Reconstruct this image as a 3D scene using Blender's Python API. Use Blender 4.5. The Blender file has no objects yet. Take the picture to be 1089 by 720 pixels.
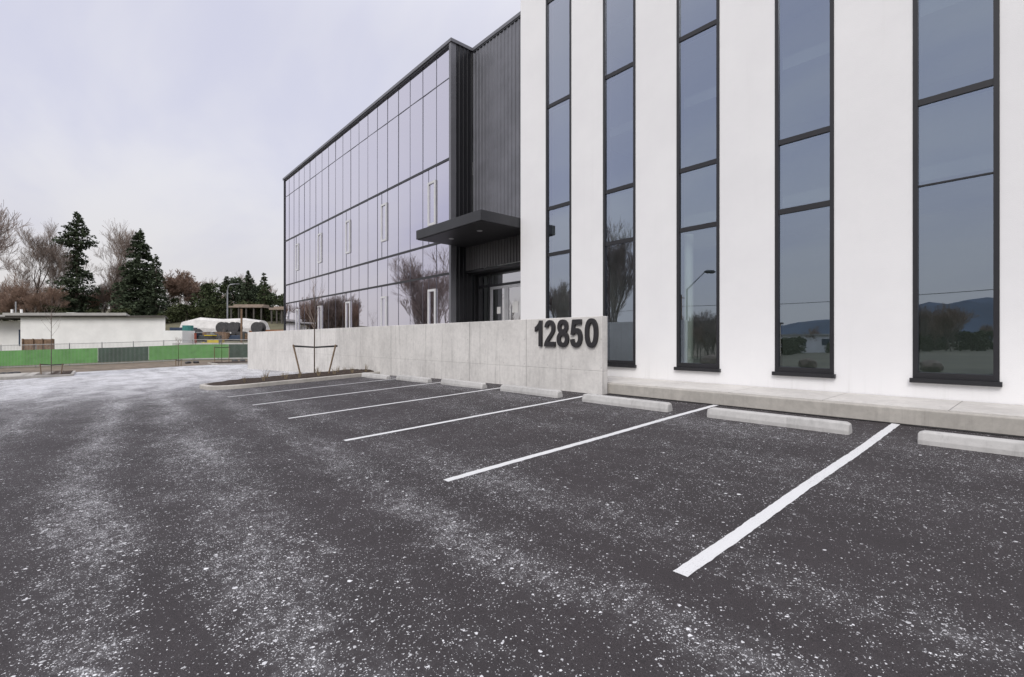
import bpy, bmesh, math, random
from mathutils import Vector
C = bpy.context.scene.collection
R = math.radians
HC = 1.45                       # camera height above the stall ends
# plan coordinates: u runs along the facade away from the camera (to the left), v runs into the building,
# heights "z" below are given relative to eye level
def W(u, v, z): return (-u, v, z + HC)
CU, CV = 0.7542, 0.6573
def XD(X, D): return (-CV*X + CU*D, CU*X + CV*D)     # metres right of / ahead of the viewpoint -> plan
def interp(t, xs, ys):
    if t <= xs[0]: return ys[0]
    for i in range(1, len(xs)):
        if t <= xs[i]:
            f = (t-xs[i-1])/(xs[i]-xs[i-1]); return ys[i-1]+f*(ys[i]-ys[i-1])
    return ys[-1]
def sstep(a, b, t):
    t = max(0, min(1, (t-a)/(b-a))); return t*t*(3-2*t)
def G(u, v):                    # car park level, relative to eye level
    if v < 2.74: b = 0.03*(max(v, -7)-2.74)
    else: b = 0.045*(min(v, 8.6)-2.74)
    d = interp(u, [9, 12, 14.6, 17.2, 22, 27.8, 37.9, 50, 60, 75], [0, .025, .075, .15, .34, .56, .86, 1.05, 1.18, 1.25])
    return b - d - HC
def T(u, v):                    # land, hillside behind the yard
    D = CU*u + CV*v
    z = G(u, v)
    z += 2.3*sstep(66, 74, D) + 4.3*sstep(86, 108, D) + 16*sstep(112, 330, D)
    return z

# ---------------------------------------------------------------- mesh helpers
class MB:
    def __init__(s): s.v = []; s.f = []
    def quad(s, a, b, c, d):
        n = len(s.v); s.v += [a, b, c, d]; s.f.append((n, n+1, n+2, n+3))
    def tri(s, a, b, c):
        n = len(s.v); s.v += [a, b, c]; s.f.append((n, n+1, n+2))
    def box(s, u0, u1, v0, v1, z0, z1):
        s.prism([(u0, v0), (u1, v0), (u1, v1), (u0, v1)], z0, z1)
    def prism(s, pts, z0, z1):
        n = len(s.v); k = len(pts)
        ar = sum(pts[i][0]*pts[(i+1) % k][1]-pts[(i+1) % k][0]*pts[i][1] for i in range(k))
        if ar > 0: pts = pts[::-1]        # world x = -u mirrors the winding
        z0f = z0 if callable(z0) else (lambda u, v: z0)
        z1f = z1 if callable(z1) else (lambda u, v: z1)
        s.v += [W(u, v, z0f(u, v)) for u, v in pts] + [W(u, v, z1f(u, v)) for u, v in pts]
        s.f.append(tuple(range(n+k-1, n-1, -1))); s.f.append(tuple(range(n+k, n+2*k)))
        for i in range(k):
            j = (i+1) % k; s.f.append((n+i, n+j, n+k+j, n+k+i))
    def tube(s, pts, rad, sides=6, cap=True):
        pts = [Vector(p) for p in pts]; n0 = len(s.v); m = len(pts)
        up = Vector((0.13, 0.21, 1)).normalized()
        for i, p in enumerate(pts):
            d = (pts[min(i+1, m-1)]-pts[max(i-1, 0)])
            d = d.normalized() if d.length > 1e-9 else Vector((0, 0, 1))
            a = d.cross(up)
            if a.length < .05: a = d.cross(Vector((1, 0, 0)))
            a.normalize(); b = d.cross(a)
            r = rad[i] if isinstance(rad, (list, tuple)) else rad
            for k in range(sides):
                t = 2*math.pi*k/sides
                s.v.append(tuple(p + a*(r*math.cos(t)) + b*(r*math.sin(t))))
        for i in range(m-1):
            for k in range(sides):
                j = (k+1) % sides
                s.f.append((n0+i*sides+k, n0+i*sides+j, n0+(i+1)*sides+j, n0+(i+1)*sides+k))
        if cap:
            s.f.append(tuple(n0+k for k in range(sides-1, -1, -1)))
            s.f.append(tuple(n0+(m-1)*sides+k for k in range(sides)))
    def bar(s, a, b, w, h):               # square bar between two world points
        s.tube([a, b], [w*.7071, w*.7071], 4)
    def bx(s, c, sz, rot=0):              # world-space box: centre of base, size, rotation
        c0, s0 = math.cos(rot), math.sin(rot); n = len(s.v)
        for dz in (0, sz[2]):
            for sx, sy in ((-1, -1), (1, -1), (1, 1), (-1, 1)):
                x, y = sx*sz[0]/2, sy*sz[1]/2
                s.v.append((c[0]+x*c0-y*s0, c[1]+x*s0+y*c0, c[2]+dz))
        s.f += [(n+3, n+2, n+1, n), (n+4, n+5, n+6, n+7)] + [(n+i, n+(i+1) % 4, n+4+(i+1) % 4, n+4+i) for i in range(4)]
    def build(s, name, mat, parent=None, bevel=0, smooth=False, origin=None):
        me = bpy.data.meshes.new(name)
        o = bpy.data.objects.new(name, me); C.objects.link(o)
        base = Vector((0, 0, 0))
        if parent is not None:
            p = parent
            while p: base += p.location; p = p.parent
            o.parent = parent
        if origin is not None:
            o.location = Vector(origin)-base; base = Vector(origin)
        me.from_pydata([tuple(Vector(v)-base) for v in s.v], [], s.f); me.update()
        me.materials.append(mat)
        if smooth:
            for p in me.polygons: p.use_smooth = True
        if bevel:
            m = o.modifiers.new('bevel', 'BEVEL'); m.width = bevel; m.segments = 2; m.limit_method = 'ANGLE'
        return o
def empty(name, loc, label, cat, group=None):
    o = bpy.data.objects.new(name, None); C.objects.link(o); o.location = loc; o.empty_display_size = .2
    return tag(o, label, cat, group)
def tag(o, label=None, cat=None, group=None, kind=None):
    if label: o['label'] = label
    if cat: o['category'] = cat
    if group: o['group'] = group
    if kind: o['kind'] = kind
    return o
def struct(o): o['kind'] = 'structure'; return o
def copy_tree(o, parent=None):
    c = o.copy(); C.objects.link(c); c.parent = parent
    for ch in list(o.children): copy_tree(ch, c)
    return c
def grid(us, vs, fz):
    m = MB(); k = len(vs)
    for u in us:
        for v in vs: m.v.append(W(u, v, fz(u, v)))
    for i in range(len(us)-1):
        for j in range(k-1):
            a = i*k+j; m.f.append((a, a+1, a+k+1, a+k))
    return m
def frange(a, b, st):
    n = max(1, round((b-a)/st)); return [a+(b-a)*i/n for i in range(n+1)]

# ---------------------------------------------------------------- materials
class NT:
    def __init__(s, name):
        s.m = bpy.data.materials.new(name); s.m.use_nodes = True; s.t = s.m.node_tree
        s.p = s.t.nodes['Principled BSDF']; s.out = s.t.nodes['Material Output']
        g = s.t.nodes.new('ShaderNodeNewGeometry'); s.pos = g.outputs['Position']
        s.sep = None
    def n(s, ty, **kw):
        nd = s.t.nodes.new(ty)
        for k, v in kw.items():
            if k.startswith('i_'):
                key = k[2:]; key = int(key) if key.isdigit() else key
                s.set(nd.inputs[key], v)
            else: setattr(nd, k, v)
        return nd
    def set(s, sock, v):
        if isinstance(v, bpy.types.NodeSocket): s.t.links.new(v, sock)
        else: sock.default_value = v
    def math(s, op, a, b=0.0, c=0.0, clamp=False):
        nd = s.n('ShaderNodeMath', operation=op, use_clamp=clamp); s.set(nd.inputs[0], a); s.set(nd.inputs[1], b); s.set(nd.inputs[2], c)
        return nd.outputs[0]
    def xyz(s):
        if not s.sep:
            s.sep = s.n('ShaderNodeSeparateXYZ'); s.t.links.new(s.pos, s.sep.inputs[0])
        return s.sep.outputs
    def mapped(s, scale, loc=(0, 0, 0), rot=(0, 0, 0), src=None):
        nd = s.n('ShaderNodeMapping'); s.set(nd.inputs[0], src or s.pos)
        nd.inputs['Scale'].default_value = scale; nd.inputs['Location'].default_value = loc; nd.inputs['Rotation'].default_value = rot
        return nd.outputs[0]
    def noise(s, scale, detail=3, rough=.55, vec=None):
        nd = s.n('ShaderNodeTexNoise'); s.set(nd.inputs['Vector'], vec or s.pos)
        nd.inputs['Scale'].default_value = scale; nd.inputs['Detail'].default_value = detail; nd.inputs['Roughness'].default_value = rough
        return nd.outputs[0]
    def ss(s, a, b, x):          # smoothstep map to 0..1
        nd = s.n('ShaderNodeMapRange', interpolation_type='SMOOTHSTEP'); s.set(nd.inputs[0], x)
        s.set(nd.inputs[1], a); s.set(nd.inputs[2], b); return nd.outputs[0]
    def mix(s, f, a, b):
        nd = s.n('ShaderNodeMix', data_type='RGBA'); s.set(nd.inputs[0], f)
        s.set(nd.inputs[6], a if isinstance(a, bpy.types.NodeSocket) else (*a, 1)); s.set(nd.inputs[7], b if isinstance(b, bpy.types.NodeSocket) else (*b, 1))
        return nd.outputs[2]
    def base(s, c): s.set(s.p.inputs['Base Color'], c if isinstance(c, bpy.types.NodeSocket) else (*c, 1))
    def bump(s, h, dist, strength=1.0):
        nd = s.n('ShaderNodeBump'); nd.inputs['Strength'].default_value = strength; nd.inputs['Distance'].default_value = dist
        s.set(nd.inputs['Height'], h); s.t.links.new(nd.outputs[0], s.p.inputs['Normal'])
    def rough(s, r): s.set(s.p.inputs['Roughness'], r)
def simple(name, c, rough=.6, var=.15, scale=3, metal=0, bump=0, spec=.5):
    m = NT(name)
    a = tuple(x*(1-var) for x in c); b = tuple(min(1, x*(1+var)) for x in c)
    m.base(m.mix(m.ss(.3, .7, m.noise(scale, 5, .6)), a, b)); m.rough(rough)
    m.p.inputs['Metallic'].default_value = metal; m.p.inputs['Specular IOR Level'].default_value = spec
    if bump: m.bump(m.noise(scale*12, 3), bump)
    return m.m
M = {}
# asphalt with scattered de-icing salt
def asphalt():
    m = NT('salted_asphalt'); x, y, z = m.xyz()
    u = m.math('MULTIPLY', x, -1.0)
    wob = m.noise(.35, 2, .5); wob = m.math('MULTIPLY_ADD', wob, .9, -.45)
    wob2 = m.math('MULTIPLY_ADD', m.noise(2.2, 2, .6), .5, -.25)
    yw = m.math('ADD', m.math('ADD', y, wob), wob2)
    # drivers' lines drift toward the street further out
    yw = m.math('MULTIPLY_ADD', m.ss(3, 40, u), -2.2, yw)
    def band(c, w, a):
        d = m.math('ABSOLUTE', m.math('SUBTRACT', yw, c))
        return m.math('MULTIPLY', m.math('SUBTRACT', 1.0, m.ss(0.0, w, d)), a)
    den = band(-.1, .5, .5)
    for c, w, a in ((1.0, .62, .40), (2.2, .42, .34), (3.1, .5, .2), (-1.5, .8, .36), (7.0, 1.0, .24), (5.4, .6, .1), (-3.6, 1.2, .45)):
        den = m.math('ADD', den, band(c, w, a))
    patch = m.ss(.35, .68, m.noise(.9, 4, .65, m.mapped((.45, 1.3, 1))))
    patch2 = m.ss(.42, .7, m.noise(4.5, 4, .7, m.mapped((.8, 1.2, 1), (3, 1, 0))))
    den = m.math('MULTIPLY', den, m.math('MULTIPLY_ADD', patch, .85, .35))
    den = m.math('ADD', den, m.math('MULTIPLY', patch2, .16))
    far = m.ss(9, 34, u)
    notbay = m.math('SUBTRACT', 1.0, m.math('MULTIPLY', m.ss(2.2, 4.0, y), m.math('SUBTRACT', 1.0, m.ss(17, 21, u))))
    farp = m.math('MULTIPLY', m.math('MULTIPLY', far, notbay), m.math('MULTIPLY_ADD', patch, .75, .6))
    den = m.math('ADD', den, farp)
    den = m.math('MULTIPLY', den, m.math('MULTIPLY_ADD', m.ss(.3, .72, m.noise(11, 4, .7)), 1.3, .35))
    den = m.math('ADD', den, m.math('MULTIPLY', m.math('MULTIPLY_ADD', m.ss(.35, .65, m.noise(.55, 3, .6)), .9, .3), .11), clamp=True)
    # flakes: random cells, each a little irregular crumb
    warp = m.n('ShaderNodeVectorMath', operation='MULTIPLY_ADD')
    nz = m.n('ShaderNodeTexNoise'); nz.inputs['Scale'].default_value = 55; nz.inputs['Detail'].default_value = 3; nz.inputs['Roughness'].default_value = .75
    m.set(nz.inputs['Vector'], m.pos)
    m.set(warp.inputs[0], nz.outputs['Color']); warp.inputs[1].default_value = (.022, .022, 0); m.set(warp.inputs[2], m.pos)
    salt = None
    for sc, size, k, off in ((22, .38, .085, 0), (38, .42, .25, 4), (72, .44, .58, 9), (125, .46, .78, 15)):
        vo = m.n('ShaderNodeTexVoronoi', voronoi_dimensions='2D'); m.set(vo.inputs['Vector'], m.mapped((1, 1, 1), (off*.31, off*.17, 0), (0, 0, off), warp.outputs[0])); vo.inputs['Scale'].default_value = sc
        sp = m.n('ShaderNodeSeparateColor'); m.set(sp.inputs[0], vo.outputs['Color'])
        present = m.math('LESS_THAN', sp.outputs[0], m.math('MULTIPLY', m.math('POWER', den, 1.15), k))
        rad = m.math('MULTIPLY', m.math('MULTIPLY_ADD', m.math('POWER', sp.outputs[1], 2.0), .8, .25), size)
        inside = m.math('LESS_THAN', vo.outputs['Distance'], rad)
        f = m.math('MULTIPLY', m.math('MULTIPLY', present, inside), m.math('MULTIPLY_ADD', sp.outputs[2], .65, .35))
        salt = f if salt is None else m.math('MAXIMUM', salt, f)
    # crushed powder film
    powder = m.math('MULTIPLY', m.ss(.18, .95, den), m.ss(.45, .68, m.noise(38, 6, .8)))
    film = m.math('MULTIPLY', m.math('POWER', den, 1.6), .13)
    salt = m.math('MAXIMUM', salt, m.math('MULTIPLY', powder, .24))
    salt = m.math('ADD', salt, film)
    salt = m.math('ADD', salt, m.math('MULTIPLY', farp, m.math('MULTIPLY_ADD', m.noise(3.0, 4, .7, m.mapped((.5, 1.4, 1))), .5, .05)), clamp=True)
    agg = m.noise(190, 2, .7); big = m.noise(.6, 5, .6)
    ba = m.mix(m.ss(.3, .72, agg), (.0105, .0083, .0092), (.062, .051, .0545))
    ba = m.mix(m.math('MULTIPLY', m.ss(.35, .7, big), .5), ba, (.024, .0205, .022))
    m.base(m.mix(salt, ba, (.80, .80, .82)))
    m.rough(m.math('MULTIPLY_ADD', m.ss(.3, .7, big), .12, .68)); m.p.inputs['Specular IOR Level'].default_value = .4
    m.bump(m.math('ADD', m.noise(110, 3, .7), m.math('MULTIPLY', salt, .6)), .006, .8)
    return m.m
M['asphalt'] = asphalt()
def concrete(name, c, joints=None, streak=0.0, rough=.75, bump=.002):
    m = NT(name); x, y, z = m.xyz()
    n1 = m.noise(.9, 6, .65); n2 = m.noise(9, 5, .7)
    v = m.math('ADD', m.math('MULTIPLY', n1, .6), m.math('MULTIPLY', n2, .4))
    col = m.mix(m.ss(.3, .7, v), tuple(k*.78 for k in c), tuple(k*1.12 for k in c))
    sp = m.ss(.66, .74, m.noise(38, 3, .5)); col = m.mix(m.math('MULTIPLY', sp, .35), col, tuple(k*.5 for k in c))
    if streak:
        st = m.ss(.5, .78, m.noise(2.6, 4, .7, m.mapped((3.2, 3.2, .22)))); col = m.mix(m.math('MULTIPLY', st, streak), col, tuple(k*.5 for k in c))
    h = v
    if joints:
        per, off, zl = joints
        fr = m.math('ABSOLUTE', m.math('SUBTRACT', m.math('FRACT', m.math('MULTIPLY', m.math('ADD', x, off), 1/per)), .5))
        j = m.math('SUBTRACT', 1.0, m.ss(0.002, .0055, fr))
        if zl is not None:
            jz = m.math('SUBTRACT', 1.0, m.ss(.004, .012, m.math('ABSOLUTE', m.math('SUBTRACT', z, zl)))); j2 = m.math('MULTIPLY', jz, .4)
            j = m.math('MAXIMUM', j, j2)
            # tie holes on a regular raster
            hx = m.math('SUBTRACT', m.math('FRACT', m.math('MULTIPLY', m.math('ADD', x, off), 1/.82)), .5); hx = m.math('MULTIPLY', hx, .82)
            hz = m.math('SUBTRACT', m.math('FRACT', m.math('MULTIPLY', m.math('ADD', z, .1), 1/.62)), .5); hz = m.math('MULTIPLY', hz, .62)
            r = m.math('SQRT', m.math('ADD', m.math('MULTIPLY', hx, hx), m.math('MULTIPLY', hz, hz)))
            j = m.math('MAXIMUM', j, m.math('MULTIPLY', m.math('SUBTRACT', 1.0, m.ss(.012, .022, r)), .55))
        col = m.mix(m.math('MULTIPLY', j, .6), col, tuple(k*.3 for k in c))
        h = m.math('SUBTRACT', h, m.math('MULTIPLY', j, 3.0))
    m.base(col); m.rough(rough); m.bump(h, bump)
    return m.m
M['wallconc'] = concrete('board_formed_concrete', (.66, .64, .61), (2.44, .48, HC-.69), .6)
M['kerbconc'] = concrete('kerb_concrete', (.45, .425, .385), None, .45)
M['slab'] = concrete('pavement_concrete', (.60, .575, .54), (1.5, .3, None), .2, .7)
M['stop'] = concrete('cast_concrete', (.49, .48, .465), None, .55, .85, .012)
M['barrier'] = concrete('barrier_concrete', (.55, .54, .52), None, .4)
def white_wall():
    m = NT('white_painted_wall'); x, y, z = m.xyz()
    v = m.noise(.5, 5, .6); col = m.mix(m.ss(.3, .7, v), (.79, .785, .79), (.84, .835, .835))
    st = m.ss(.52, .8, m.noise(1.7, 4, .7, m.mapped((4, 4, .12))))
    low = m.math('SUBTRACT', 1.0, m.ss(.5, 1.15, z))
    col = m.mix(m.math('MULTIPLY', m.math('MULTIPLY', st, .42), m.math('MULTIPLY_ADD', low, .85, .15)), col, (.55, .54, .52))
    j = m.math('ABSOLUTE', m.math('SUBTRACT', m.math('FRACT', m.math('MULTIPLY', m.math('ADD', x, 2.06), 1/2.105)), .5))
    m.base(col); m.rough(.65)
    m.bump(m.math('ADD', m.noise(70, 3, .6), m.math('MULTIPLY', m.noise(1.3, 3), 3.0)), .0022)
    return m.m
M['white'] = white_wall()
M['frame'] = simple('black_aluminium', (.018, .018, .021), .4, .1, 2)
M['coping'] = simple('charcoal_flashing', (.055, .056, .062), .4, .1, 2, .3)
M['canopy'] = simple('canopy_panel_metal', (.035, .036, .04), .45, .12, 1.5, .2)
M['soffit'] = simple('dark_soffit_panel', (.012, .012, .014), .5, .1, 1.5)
M['clad'] = simple('ribbed_metal_cladding', (.165, .167, .185), .42, .12, 1.2, .3)
M['cladband'] = simple('warm_grey_ribbed_cladding', (.09, .087, .088), .45, .12, 1.2, .3)
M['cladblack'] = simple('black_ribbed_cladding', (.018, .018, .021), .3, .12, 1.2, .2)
M['alu'] = simple('silver_aluminium', (.58, .58, .59), .35, .06, 3, .6)
M['whitealu'] = simple('white_window_metal', (.60, .60, .60), .4, .04, 3)
M['trimgrey'] = simple('grey_corner_metal', (.17, .17, .185), .4, .06, 2, .3)
M['greyalu'] = simple('grey_mullion', (.12, .12, .14), .4, .08, 3, .4)
M['interior'] = simple('interior_plaster', (.52, .53, .5), .8, .05, 1)
M['ifloor'] = simple('interior_floor', (.2, .2, .19), .7, .1, 1)
M['ivory'] = simple('interior_white_column', (.78, .8, .75), .7, .03, 1)
def glass(name, tint_t, tint_n, lo, hi, pw):
    m = NT(name); m.t.nodes.remove(m.p)
    lw = m.n('ShaderNodeLayerWeight'); lw.inputs['Blend'].default_value = .5
    fc = m.math('POWER', lw.outputs['Facing'], pw)
    fac = m.math('MULTIPLY_ADD', fc, hi-lo, lo, clamp=True)
    col = m.mix(m.ss(.1, .75, lw.outputs['Facing']), tint_n, (.925, .905, 1.0))
    bp = m.n('ShaderNodeBump'); bp.inputs['Strength'].default_value = .03; bp.inputs['Distance'].default_value = .012
    m.set(bp.inputs['Height'], m.noise(.55, 1, .4))
    gl = m.n('ShaderNodeBsdfGlossy'); gl.inputs['Roughness'].default_value = .0; m.set(gl.inputs['Color'], col); m.set(gl.inputs['Normal'], bp.outputs[0])
    tr = m.n('ShaderNodeBsdfTransparent'); tr.inputs['Color'].default_value = (*tint_t, 1)
    mx = m.n('ShaderNodeMixShader'); m.set(mx.inputs[0], fac); m.set(mx.inputs[1], tr.outputs[0]); m.set(mx.inputs[2], gl.outputs[0])
    m.t.links.new(mx.outputs[0], m.out.inputs['Surface'])
    return m.m
M['glass'] = glass('blue_grey_glass', (.72, .80, .77), (.63, .73, .88), .40, .85, 1.6)
M['cglass'] = glass('curtain_wall_glass', (.3, .34, .36), (.86, .83, 1.0), .50, 1.0, 1.2)
M['dglass'] = glass('door_glass', (.75, .82, .78), (.95, .95, .96), .50, .95, 2.0)
M['digit'] = simple('black_sign_metal', (.022, .02, .022), .5, .15, 9)
M['paint'] = None
def paint():
    m = NT('worn_white_line_paint')
    wear = m.ss(.53, .68, m.noise(95, 4, .8)); big = m.ss(.35, .7, m.noise(3, 4, .6))
    col = m.mix(m.math('MULTIPLY', wear, m.math('MULTIPLY_ADD', big, .75, .22)), (.70, .70, .705), (.1, .1, .1))
    m.base(col); m.rough(.6); m.bump(m.noise(120, 3, .7), .004, .8)
    return m.m
M['paint'] = paint()
M['mulch'] = simple('bark_mulch', (.05, .031, .02), .9, .6, 22, 0, .03)
M['tar'] = simple('black_tar_seal', (.012, .011, .012), .6, .3, 14, 0, .01)
M['dirt'] = simple('bare_earth_verge', (.17, .135, .10), .95, .35, 1.2, 0, .02)
M['gravel'] = simple('yard_and_grass_land', (.10, .092, .055), .95, .35, .15, 0, .02)
M['hillside'] = M['gravel']
M['bark'] = simple('grey_brown_bark', (.105, .082, .066), .9, .3, 8)
M['twig'] = simple('bare_twigs', (.25, .20, .17), .9, .25, 2)
M['twigred'] = simple('russet_twigs', (.25, .17, .125), .9, .25, 2)
M['needle'] = simple('dark_conifer_needles', (.055, .072, .042), .85, .45, .9, spec=.2)
M['needle2'] = simple('bright_conifer_needles', (.055, .072, .033), .85, .45, 1.1, spec=.2)
M['ivy'] = simple('olive_ivy_leaves', (.052, .062, .026), .8, .4, 1.2, spec=.2)
M['dry'] = simple('dry_grass_stems', (.24, .19, .12), .9, .3, 4)
M['stake'] = simple('timber_stake', (.20, .145, .095), .85, .25, 14)
M['strap'] = simple('black_rubber_strap', (.015, .015, .015), .6, .1, 5)
M['green'] = simple('green_mesh_screen', (.135, .375, .095), .75, .14, .8)
M['darkgreen'] = simple('dark_green_mesh_screen', (.045, .085, .06), .8, .2, .8)
M['pale'] = simple('pale_galvanised_pickets', (.42, .42, .41), .6, .1, 3)
M['steel'] = simple('galvanised_steel', (.30, .31, .32), .5, .1, 3, .4)
M['darksteel'] = simple('dark_fence_steel', (.06, .065, .065), .6, .1, 3)
M['boulder'] = simple('brown_boulder_stone', (.16, .12, .09), .9, .35, 3)
M['beige'] = simple('beige_brick_wall', (.62, .53, .41), .85, .15, 1)
M['shed'] = simple('pale_painted_wall', (.84, .835, .81), .7, .06, .5)
M['roofing'] = simple('grey_roofing', (.38, .37, .35), .8, .1, .6)
M['trim'] = simple('dark_roof_trim', (.10, .09, .08), .7, .1, 2)
M['tarp'] = simple('white_tarpaulin', (.66, .64, .61), .7, .12, .9, 0, .12)
M['timber'] = simple('weathered_timber', (.20, .13, .085), .9, .25, 3)
M['yellow'] = simple('yellow_machine_paint', (.62, .47, .03), .5, .12, 2)
M['orange'] = simple('rust_orange_paint', (.34, .15, .07), .6, .2, 2)
M['teal'] = simple('teal_drum_paint', (.05, .22, .2), .5, .15, 3)
M['rubber'] = simple('tyre_rubber', (.02, .02, .02), .8, .1, 6)
M['darkjunk'] = simple('dark_oily_metal', (.05, .048, .05), .6, .3, 3)
M['redpost'] = simple('rust_red_paint', (.30, .07, .04), .6, .2, 3)
M['brownroof'] = simple('brown_shelter_roof', (.27, .215, .17), .8, .15, 1)
M['mount'] = simple('distant_forested_slope', (.05, .075, .115), .95, .3, .004)  # forest tone with the blue of distance haze mixed into the colour
M['bluepaint'] = simple('dark_blue_paint', (.03, .05, .09), .4, .1, 3)

# ---------------------------------------------------------------- land
def axis(lo, hi, fine0, fine1, st):
    a = frange(fine0, fine1, st); d = st
    r = [fine1]; 
    while r[-1] < hi: d *= 1.35; r.append(min(hi, r[-1]+d))
    l = [fine0]; d = st
    while l[-1] > lo: d *= 1.35; l.append(max(lo, l[-1]-d))
    return l[:0:-1] + a + r[1:]
g = grid(axis(-4000, 4000, -16, 160, 2.0), axis(-4000, 4000, -40, 90, 2.0), lambda u, v: T(u, v)-.10)
struct(g.build('ground', M['gravel'], smooth=True))
cp = grid(frange(-16, 64, .8), frange(-13, 12, .45), G)
struct(cp.build('car_park', M['asphalt'], smooth=True))
# far edge verge in front of the fence
F0, F1 = (69.6, -6.8), (61.2, 13.5)
def fpt(t): return (F0[0]+(F1[0]-F0[0])*t, F0[1]+(F1[1]-F0[1])*t)
def fence_t(px, cols={}):        # where a bearing meets the fence line
    k = px
    du, dv = XD(k, 1)
    # F0 + t d = s*(du,dv)
    a, b = F1[0]-F0[0], F1[1]-F0[1]
    det = a*(-dv)-(-du)*b
    return ((-F0[0])*(-dv)-(-du)*(-F0[1]))/det
vm = MB(); vs = frange(-40, 30, 1.4); cols = []
for v in vs:
    ufence = F0[0]+(F1[0]-F0[0])*((v-F0[1])/(F1[1]-F0[1]))
    u0 = 52.0+.28*v*(-1)+ .5*math.sin(v*.5); 
    cols.append([(u0+(ufence+1.0-u0)*i/8, v) for i in range(9)])
for c in cols:
    for i, (u, v) in enumerate(c): vm.v.append(W(u, v, G(u, v)+(.02 if i else -.06)+.05*math.sin(u*1.3+v)*(.5 if i else 0)+(.06 if i else 0)))
for a in range(len(cols)-1):
    for i in range(8):
        q = a*9+i; vm.f.append((q, q+9, q+10, q+1))
struct(vm.build('verge', M['dirt'], smooth=True))
# mountains behind the viewpoint (they show in the tall windows)
mm = MB(); rnd = random.Random(4); na = 120
def ridge(a):
    # a: bearing, 0 along -v, positive toward +u
    base = interp(a, [-1.3, -.6, -.2, 0, .1, .16, .22, .27, .36, .5, .8, 1.3], [60, 150, 185, 192, 188, 176, 140, 112, 74, 40, 30, 60])
    return 14+base + 5*math.sin(a*23+1)+4*math.sin(a*61)+3*math.sin(a*140)
for i in range(na+1):
    a = -1.3+2.6*i/na
    for j, (rr, hh) in enumerate(((2500, -.02), (2750, .45), (3050, .86), (3300, 1.0), (3700, .5), (4100, -.02))):
        z = ridge(a)*hh*(1+.06*math.sin(a*90+j*2)*(0 < j < 5)) - 3
        mm.v.append(W(rr*math.sin(a), -rr*math.cos(a), z))
for i in range(na):
    for j in range(5):
        q = i*6+j; mm.f.append((q, q+6, q+7, q+1))
struct(mm.build('hills', M['mount'], smooth=True))

# ---------------------------------------------------------------- parking bay markings, kerb, pavement, wheel stops
LU = [1.57 + 2.61*i for i in range(-2, 6)]
for u in LU:
    e = 8.32 if u > 6 else 8.56
    rl = random.Random(int(u*100)); m = grid([u-.050, u+.050], frange(2.74, e, .06), lambda a, b: G(a, b)+.005)
    m.v = [(x+rl.uniform(-.004, .004)+.006*math.sin(y*1.9+u), y, z) for x, y, z in m.v]
    struct(m.build('parking_line', M['paint']))
KV = 8.6
WU0, WU1 = 6.61, 37.9
m = MB(); m.prism([(-16, KV), (6.70, KV), (6.70, KV+.16), (-16, KV+.16)], lambda u, v: G(u, KV)-.15, -.965)
struct(m.build('kerb', M['kerbconc'], bevel=.018))
m = MB(); m.prism([(-16, KV+.163), (9.5, KV+.163), (9.5, 10.085), (-16, 10.085)], -1.4, lambda u, v: -.962+.02*(v-KV)/1.5)
struct(m.build('pavement', M['slab']))
m = MB(); rs = random.Random(6); us = frange(-15, 6.6, .11)
pv = None
for u in us:
    w_ = .05+.05*abs(math.sin(u*1.7))*abs(math.sin(u*.6+1))+rs.uniform(-.012, .02)
    a, b = W(u, KV-w_, G(u, KV-w_)+.006), W(u, KV-.001, G(u, KV)+.006)
    if pv: m.quad(pv[0], pv[1], b, a)
    pv = (a, b)
struct(m.build('tar_seam', M['tar']))  # thin black strip of uneven width along the kerb base
# wheel stops
labels = ['pale concrete wheel stop cut by the right edge, before the widest tall window',
          'concrete wheel stop between the two boldest stall lines, before the second window from the right',
          'concrete wheel stop just right of the concrete wall end, before the pavement start',
          'concrete wheel stop on the asphalt below the black 12850 numerals',
          'concrete wheel stop one bay left of the numerals, below the entrance door',
          'concrete wheel stop below the left end of the entrance canopy',
          'farthest concrete wheel stop, by the corner of the mulched planting bed']
def stop_mesh():
    m = MB(); L = .96
    prof = [(-.10, 0), (-.098, .055), (-.068, .15), (.068, .15), (.098, .055), (.10, 0)]
    xs = [(-L, 1.0, 0), (-L+.05, 1.0, 0), (L-.05, 1, 0), (L, 1.0, 0)]
    for x, s, _ in xs:
        inset = .86 if abs(x) == L else 1
        for y, z in prof: m.v.append((x, y*inset, z*inset))
    for i in range(3):
        for k in range(5): a = i*6+k; m.f.append((a, a+6, a+7, a+1))
    m.f.append((0, 1, 2, 3, 4, 5)); m.f.append((23, 22, 21, 20, 19, 18))
    return m
proto = None
rnd = random.Random(8)
for i, lb in enumerate(labels):
    u = .21 + 2.61*i; vv = 7.52
    if proto is None:
        o = stop_mesh().build('wheel_stop', M['stop'], bevel=.015); proto = o
    else:
        o = proto.copy(); C.objects.link(o)
    o.location = W(u, vv+rnd.uniform(-.02, .02), G(u, vv)-.004)
    o.rotation_euler = (math.atan(.045), 0, rnd.uniform(-.012, .012))
    tag(o, lb, 'wheel stop', 'wheel stops at the heads of the parking bays')

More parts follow.
